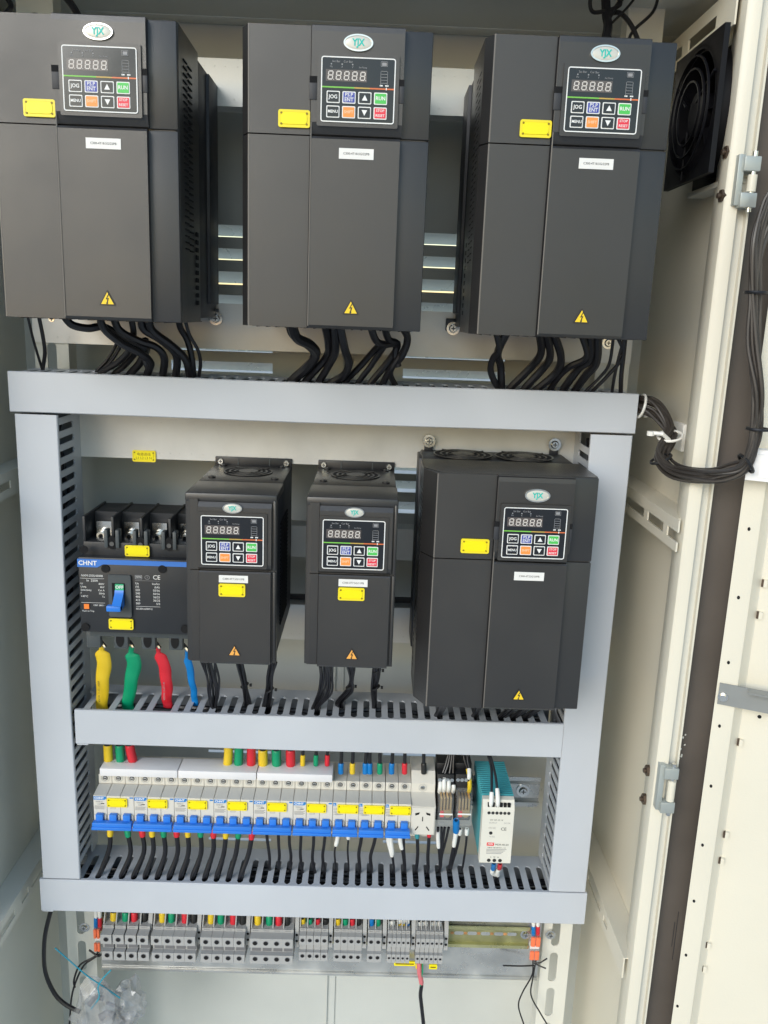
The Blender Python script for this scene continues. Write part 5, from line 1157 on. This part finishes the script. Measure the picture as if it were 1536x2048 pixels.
for P2, r, sl_, lb in ((((792, 780), (785, 850), (765, 940), (772, 1060)), .0017, [(.05, .38, 'slv_white', .0016)], 'thin wire with white marker below the first two pole breaker'), (((878, 780), (875, 850), (870, 940), (878, 1060)), .0017, [(.02, .20, 'slv_white', .0016)], 'thin wire with short white marker below the first two pole breaker'),
                   (((990, 780), (975, 870), (960, 960), (968, 1080)), .0030, [], 'left black cable below the middle two pole breaker'), (((1102, 780), (1085, 870), (1055, 980), (1062, 1080)), .0030, [], 'right black cable below the middle two pole breaker'),
                   (((1196, 790), (1200, 860), (1225, 960), (1240, 1060)), .0018, [(.05, .55, 'slv_white', .0016)], 'wire with long white marker, left of the pair beside the socket'), (((1214, 790), (1218, 860), (1232, 960), (1245, 1080)), .0018, [(.05, .50, 'slv_white', .0016)], 'wire with long white marker, right of the pair beside the socket'),
                   (((1292, 780), (1296, 860), (1315, 950), (1328, 1060)), .0026, [(.05, .40, 'slv_white', .0012)], 'black cable with white marker below the last two pole breaker'), (((1322, 780), (1322, 870), (1325, 950), (1332, 1070)), .0026, [], 'plain black cable below the last two pole breaker'),
                   (((1427, 770), (1434, 860), (1436, 960), (1428, 1060)), .0030, [(0, .15, 'teal', .001)], 'black cable below the left of the socket outlet'), (((1530, 770), (1525, 870), (1518, 980), (1520, 1080)), .0030, [(0, .14, 'slv_red', .001)], 'black cable with red end below the right of the socket outlet')):
    run(lb, B2(*P2), (.020, .030), r * .78, sleeves=sl_, group=bb, tail=[(0, .008, -.016)])
# relay and power supply wires
B3 = lambda *p: px(3.49, 760, 1480, p); rw = 'thin wires of the relays and power supply'
for P2, ys, r, sl_, lb in (
    (((485, 70), (455, 180), (425, 270), (420, 330)), (.045, .026), .0017, [(.62, .95, 'slv_white', .0014)], 'first white marked wire on top of the left relay'), (((495, 70), (475, 170), (450, 250), (448, 330)), (.045, .026), .0017, [(.55, .95, 'slv_white', .0014)], 'second white marked wire on top of the left relay'),
    (((507, 70), (495, 170), (482, 260), (480, 330)), (.045, .026), .0017, [(.62, .95, 'slv_white', .0014)], 'third white marked wire on top of the left relay'), (((518, 70), (512, 170), (510, 270), (514, 330)), (.045, .026), .0017, [(.68, .95, 'slv_white', .0014)], 'fourth white marked wire on top of the left relay'),
    (((580, 70), (590, 140), (620, 230), (626, 330)), (.045, .026), .0017, [(.45, .95, 'slv_yellow', .0016)], 'wire with yellow sleeve on top of the right relay'), (((606, 70), (612, 140), (622, 200), (622, 260)), (.045, .024), .0017, [(.5, .8, 'slv_white', .0014)], 'wire with white marker on top of the right relay'),
    (((745, 80), (775, 180), (780, 290), (776, 430)), (.020, -.022), .0020, [(.66, .98, 'slv_white', .0012)], 'left white marked wire into the power supply'), (((760, 80), (790, 180), (812, 290), (823, 430)), (.020, -.022), .0020, [(.62, .98, 'slv_white', .0012)], 'right white marked wire into the power supply'),
    (((405, 610), (405, 690), (412, 780), (418, 870)), (.015, .03), .0020, [(.1, .4, 'slv_white', .0012)], 'white marked wire below the left corner of the left relay'), (((430, 610), (428, 700), (420, 790), (416, 880)), (.015, .03), .0020, [], 'first black wire below the left relay'), (((452, 610), (440, 700), (425, 800), (420, 880)), (.015, .03), .0020, [], 'second black wire below the left relay'), (((480, 610), (460, 700), (432, 810), (424, 885)), (.015, .03), .0020, [], 'third black wire below the left relay'),
    (((532, 560), (530, 640), (515, 740), (492, 860)), (.005, .03), .0030, [(0, .25, 'slv_blue', .002), (.28, .5, 'slv_white', .0005)], 'thick wire with blue end and white marker between the relays'), (((560, 620), (552, 680), (535, 760), (505, 860)), (.012, .03), .0022, [(0, .18, 'slv_white', .001)], 'black wire below the left of the right relay'), (((607, 620), (603, 700), (592, 790), (580, 870)), (.012, .03), .0018, [(0, .14, 'slv_white', .0014)], 'thin black wire with short white marker below the right relay'),
    (((795, 860), (792, 890), (782, 925), (812, 945)), (-.010, .02), .0028, [(0, .35, 'slv_blue', .0008), (.36, .7, 'slv_white', .0006)], 'short blue and white wire under the power supply'), (((838, 862), (834, 890), (820, 920), (822, 950)), (-.010, .02), .0028, [(0, .30, 'slv_red', .0008), (.36, .7, 'slv_white', .0006)], 'short red and white wire under the power supply')):
    run(lb, B3(*P2), ys, r * .85, sleeves=sl_, group=rw, tail=[(0, .008, -.014)])
# wires into the terminal strip
T1 = lambda *p: px(3.49, 60, 1740, p); tw = 'wires entering the terminals from above'
big = [(585, 'slv_yellow'), (668, 'slv_green'), (728, 'slv_red'), (800, 'slv_black'), (925, 'slv_yellow'), (988, 'slv_green'), (1083, 'slv_red'), (1143, 'slv_black'), (1265, 'slv_yellow'), (1333, 'slv_green'), (1420, 'slv_red'), (1485, 'slv_black')]
bl = ['leftmost', 'second', 'third', 'fourth']
def termw(u, v0, v1, r, m, lb, y=.056, white=None, ex=.0012):
    s_ = [(.34, .95, m, ex)] if not white else [(.30, .95, m, ex)]
    if white == 'two': s_ = [(.10, .45, 'slv_white', ex), (.46, .95, m, ex)]
    run(lb, [(u, v0 - 14), (u, v0 + 2), (u, (v0 + v1) / 2), (u, v1 + 3)], (.062, y), r, sleeves=s_, group=tw, k=6)
for i, (x, m) in enumerate(big):
    u = 60 + x / 3.49; termw(u, 1822, 1851 + i * .2, .0036 if m != 'slv_black' else .0034, m, 'thick %s sleeved cable into the %s large terminal block' % (m[4:], bl[i // 4]))
T2 = lambda x, y: (480 + x / 3.657, 1780 + y / 3.657)
for x, m in ((130, 'slv_yellow'), (215, 'slv_green'), (283, 'slv_red'), (343, 'slv_black')):
    u, v = T2(x, 190); termw(u, v - 4, v + 24, .0038 if m != 'slv_black' else .0034, m, 'thick %s sleeved cable into the fourth large terminal block' % m[4:])
for g_, lst in (('first narrow terminal group', ((458, 'slv_yellow'), (510, 'slv_green'), (566, 'slv_red'), (625, 'slv_black'))), ('second narrow terminal group', ((714, 'slv_yellow'), (769, 'slv_green'), (820, 'slv_red'), (865, 'slv_black'))), ('pair of narrow terminals', ((960, 'slv_blue'), (1008, 'slv_green')))):
    for x, m in lst:
        u, v = T2(x, 200); termw(u, v, v + 38, .0021, m, '%s sleeved wire into the %s' % (m[4:], g_), .060, ex=.0022)
mk = [(1095, 'slv_white', 0), (1120, 'slv_white', 0), (1162, 'slv_yellow', 'two'), (1193, 'slv_yellow', 'two'), (1226, 'slv_blue', 'two')]
for i, (x, m, w_) in enumerate(mk):
    u, v = T2(x, 215); termw(u, v, v + 34, .0016, m, '%s wire from the left into the slim terminals, %s' % (w5[i], {'slv_white': 'white marker', 'slv_yellow': 'white over yellow sleeve', 'slv_blue': 'white over blue sleeve'}[m]), .062, w_, .0016)
for i, x in enumerate((1310, 1336, 1364, 1403, 1432, 1462)):
    u, v = T2(x, 222); termw(u, v, v + 34, .0014, 'slv_white', '%s of the six white marked wires at the right of the terminals' % w5[i], .062, ex=.0014)
for (u, m, sd, y) in ((192, 'slv_blue', 'left', .062), (200, 'slv_red', 'left', .062), (1067, 'slv_blue', 'right', .062), (1076, 'slv_red', 'right', .062)):
    v = 1826 if u < 500 else 1843
    run('white and %s wire into the %s lever connector' % (m[4:], sd), [(u, v - 10), (u, v + 2), (u, v + 16), (u, v + 34)], (y, y + .006), .0022, sleeves=[(.1, .52, 'slv_white', .0006), (.53, 1, m, .0008)], group=tw)
# loose thin wires below the lever connectors
for side, lst in (('left', [[(197, 1903), (188, 1914), (160, 1930), (148, 1960), (150, 1975)], [(200, 1908), (185, 1918), (165, 1935), (145, 1985), (139, 2048)], [(178, 1900), (196, 1912), (203, 1909)]]),
                  ('right', [[(1066, 1920), (1064, 1950), (1045, 1985), (1037, 2012), (1048, 2050)], [(1072, 1920), (1066, 1955), (1062, 1990), (1080, 2025), (1095, 2050)], [(1068, 1922), (1078, 1926), (1094, 1917)], [(1068, 1926), (1080, 1932), (1092, 1937)], [(1068, 1931), (1040, 1932), (1006, 1931)]])):
    for i, pp in enumerate(lst): run('%s thin black wire hanging from the %s lever connector' % (w5[i], side), pp, (.066, .060), .0011 if side == 'right' else .0014, group='thin wires below the lever connectors')
# black cable at the lower left; pink and black cable at the bottom
run('black cable looping down at the lower left corner', [(104, 1815), (98, 1835), (89, 1880), (90, 1940), (108, 1985), (130, 2008), (160, 2024)], (.03, .02), .0030)
run('black cable with pink sleeve hanging from the yellow marker at the bottom', [(838, 1925), (839, 1945), (843, 1968), (841, 1990), (844, 2020), (850, 2075)], (.064, .055), .0028, sleeves=[(.02, .40, 'slv_pink', .0008)])
run('thin green wire beside the pink sleeve at the bottom', [(845, 1922), (845, 1940), (842, 1962), (841, 1972)], (.062, .058), .0010, m='slv_green')
run('short black wire end poking out of the right wall', [(1327, 1281), (1318, 1290), (1303, 1297)], (.06, .06), .0012)
# wires at the top
tp = 'loose dark wires above the top drives'
for i, (pp, r) in enumerate(([(1211, -20), (1213, 30), (1216, 55), (1208, 95)], .0052), ([(1225, -20), (1240, 10), (1190, 25), (1180, 5), (1188, -15)], .0022), ([(1250, -10), (1228, 20), (1214, 50), (1220, 80)], .0024), ([(1318, -10), (1305, 25), (1268, 60), (1255, 85)], .0018), ([(1218, 28), (1240, 26), (1262, 50), (1278, 85)], .0026), ([(1275, -10), (1250, 20), (1225, 45)], .0014)) if False else enumerate((([(1211, -20), (1213, 30), (1216, 55), (1208, 95)], .0052), ([(1225, -20), (1240, 10), (1190, 25), (1180, 5), (1188, -15)], .0022), ([(1250, -10), (1228, 20), (1214, 50), (1220, 80)], .0024), ([(1318, -10), (1305, 25), (1268, 60), (1255, 85)], .0018), ([(1218, 28), (1240, 26), (1262, 50), (1278, 85)], .0026), ([(1275, -10), (1250, 20), (1225, 45)], .0014))):
    run('%s dark wire of the knot above the right top drive' % w5[i], pp, (.05, .03), r, group=tp)
run('dark loose wire above the left top drive, left of the slotted bracket', [(10, -10), (22, 12), (8, 32)], (.05, .04), .0030, group=tp)
run('dark loose wire above the left top drive, right of the slotted bracket', [(128, -10), (145, 12), (158, 34)], (.05, .04), .0040, group=tp)
# harness at the right
hr = thing('cable_harness', 'thick tied harness of dark cables crossing from the top duct to the open door', 'cable harness', tuple(at(1340, 880, -.02)))
rng = random.Random(3)
hp = [(1262, 808, .030), (1285, 808, .005), (1318, 825, -.010), (1342, 865, -.03), (1320, 910, -.055), (1345, 942, -.085), (1400, 952, -.110), (1450, 946, -.125), (1490, 930, -.135), (1508, 880, -.140), (1515, 800, -.140), (1508, 700, -.135), (1510, 600, -.132), (1516, 500, -.130), (1540, 420, -.130), (1556, 380, -.130)]
tight = [0, 2, 3, 4, 8, 11.0, 13]
for c_ in range(22):
    a0 = rng.random() * 6.28; rad = .3 + .7 * rng.random(); P_ = []
    for i, (u, v, y) in enumerate(hp):
        a = a0 + i * .35; sp_ = (.0085 if i in (3, 4, 8, 9) else .0105) if i < 9 else .0080
        if i == 0: sp_ = .006
        base = at(u, v, y); P_.append(base + Vector((math.cos(a) * rad * sp_, math.sin(a * 1.3) * rad * sp_ * .6, math.sin(a) * rad * sp_)) + Vector([rng.uniform(-.0022, .0022) for _ in range(3)]))
    wsub(MB().tube(crom(P_, 6), .0019, 'cable_old', 7), 'wire', hr)
def tie(parent, u, v, y, r, m, dirv, nm='cable_tie', th=.0016):
    c = at(u, v, y); d = Vector(dirv).normalized(); up = Vector((0, 1, 0)) if abs(d.y) < .8 else Vector((1, 0, 0)); e1 = d.cross(up).normalized(); e2 = d.cross(e1)
    ring = [c + (e1 * math.cos(a) + e2 * math.sin(a)) * r for a in [2 * math.pi * i / 22 for i in range(23)]]
    wsub(MB().tube(ring, th, m, 6, False), nm, parent)
for (u, v, y, r, m, d) in ((1282, 812, .006, .0135, 'tie_white', (1, 0, -.2)), (1340, 872, -.034, .0135, 'tie_white', (.2, .3, -1)), (1322, 918, -.06, .0115, 'black', (.5, 0, -1)), (1492, 927, -.136, .011, 'black', (1, 0, .8)), (1513, 585, -.132, .0105, 'black', (0, 0, 1)), (1516, 858, -.140, .0105, 'black', (0, 0, 1))): tie(hr, u, v, y, r, m, d)
p = at(1305, 866, -.04); q_ = at(1325, 868, -.045); wsub(MB().tube([p, q_, at(1338, 880, -.04)], .0024, 'tie_white', 8).cyl((p.x - .002, p.y, p.z - .003), .0042, .005, 'z', 'tie_white', 12), 'tie_tail', hr)
p = at(1362, 872, .0); p = atx(1362, 872, XR); wsub(MB().box(XR - .006, XR, p.y - .020, p.y + .020, p.z - .016, p.z + .016, 'tie_white', .001), 'adhesive_mount', hr)
p = atx(1290, 812, XR); wsub(MB().box(XR - .006, XR, p.y - .018, p.y + .018, p.z - .014, p.z + .014, 'tie_white', .001), 'adhesive_mount', hr)
# paint drips / weld spots on rails
for (u, v, x) in ((1278, 962, XR - .004), (1338, 998, XR - .002), (1194, 1702, XR - .004), (1240, 1805, XR - .002)):
    pass

# ================================================================== PLASTIC BAG with blue tie
bagp = at(215, 2030, .02)
brn = random.Random(5)
def blob(c, sx, sy, sz, seed):
    bm = bmesh.new(); bmesh.ops.create_icosphere(bm, subdivisions=3, radius=1); o_ = Vector((seed * 3.1, seed, 2))
    for v in bm.verts:
        d = v.co.normalized(); n1 = noise.noise(d * 1.6 + o_); n2 = abs(noise.noise(d * 2.6 + o_)) + .5 * abs(noise.noise(d * 5.2 + o_)); n3 = abs(noise.noise(d * 15 + o_))
        k = (1.05 + .45 * n1 - .25 * n2) * brn.uniform(.80, 1.12); v.co = Vector((c[0] + d.x * sx * k, c[1] + d.y * sy * k, c[2] + d.z * sz * k))
    q = MB(); bm.verts.index_update(); q.add([v.co for v in bm.verts], [[v.index for v in f.verts] for f in bm.faces], 'clear_bag', False); bm.free(); return q
bag = thing('plastic_bag', 'crumpled clear plastic bag tied up in the lower left corner', 'plastic bag', tuple(bagp))
wsub(blob(at(200, 2040, .015), .036, .028, .060, 2), 'bag_body', bag); wsub(blob(at(262, 2005, .03), .022, .018, .034, 5), 'bag_fold', bag); wsub(blob(at(238, 2062, .02), .030, .02, .035, 8), 'bag_fold', bag)
q = MB(); 
for i, (u, v, r_) in enumerate(((178, 2010, .006), (200, 2036, .009), (232, 2040, .007), (214, 2006, .004))):
    p = at(u, v, .02); q.tube([p, p + Vector((.008, .004, .010 - .006 * i)), p + Vector((.020, .0, .012 - .008 * i))], r_ * .6, 'term_dark', 9)
wsub(q, 'contents', bag)
run('long blue cable tie poking out above the plastic bag', [(110, 1896), (140, 1922), (175, 1952), (205, 1972), (240, 1996)], (.0, .012), .0009, m='tie_blue', cat='cable tie', name='cable_tie')
run('short blue cable tie tail crossing the long one', [(222, 1940), (205, 1958), (196, 1975), (198, 1995), (182, 2018)], (.0, .004), .0009, m='tie_blue', cat='cable tie', name='cable_tie')

for _o in list(bpy.data.objects):
    if _o.get('label') and len(_o['label'].split()) > 16: print('LONG', _o.name, _o['label'])
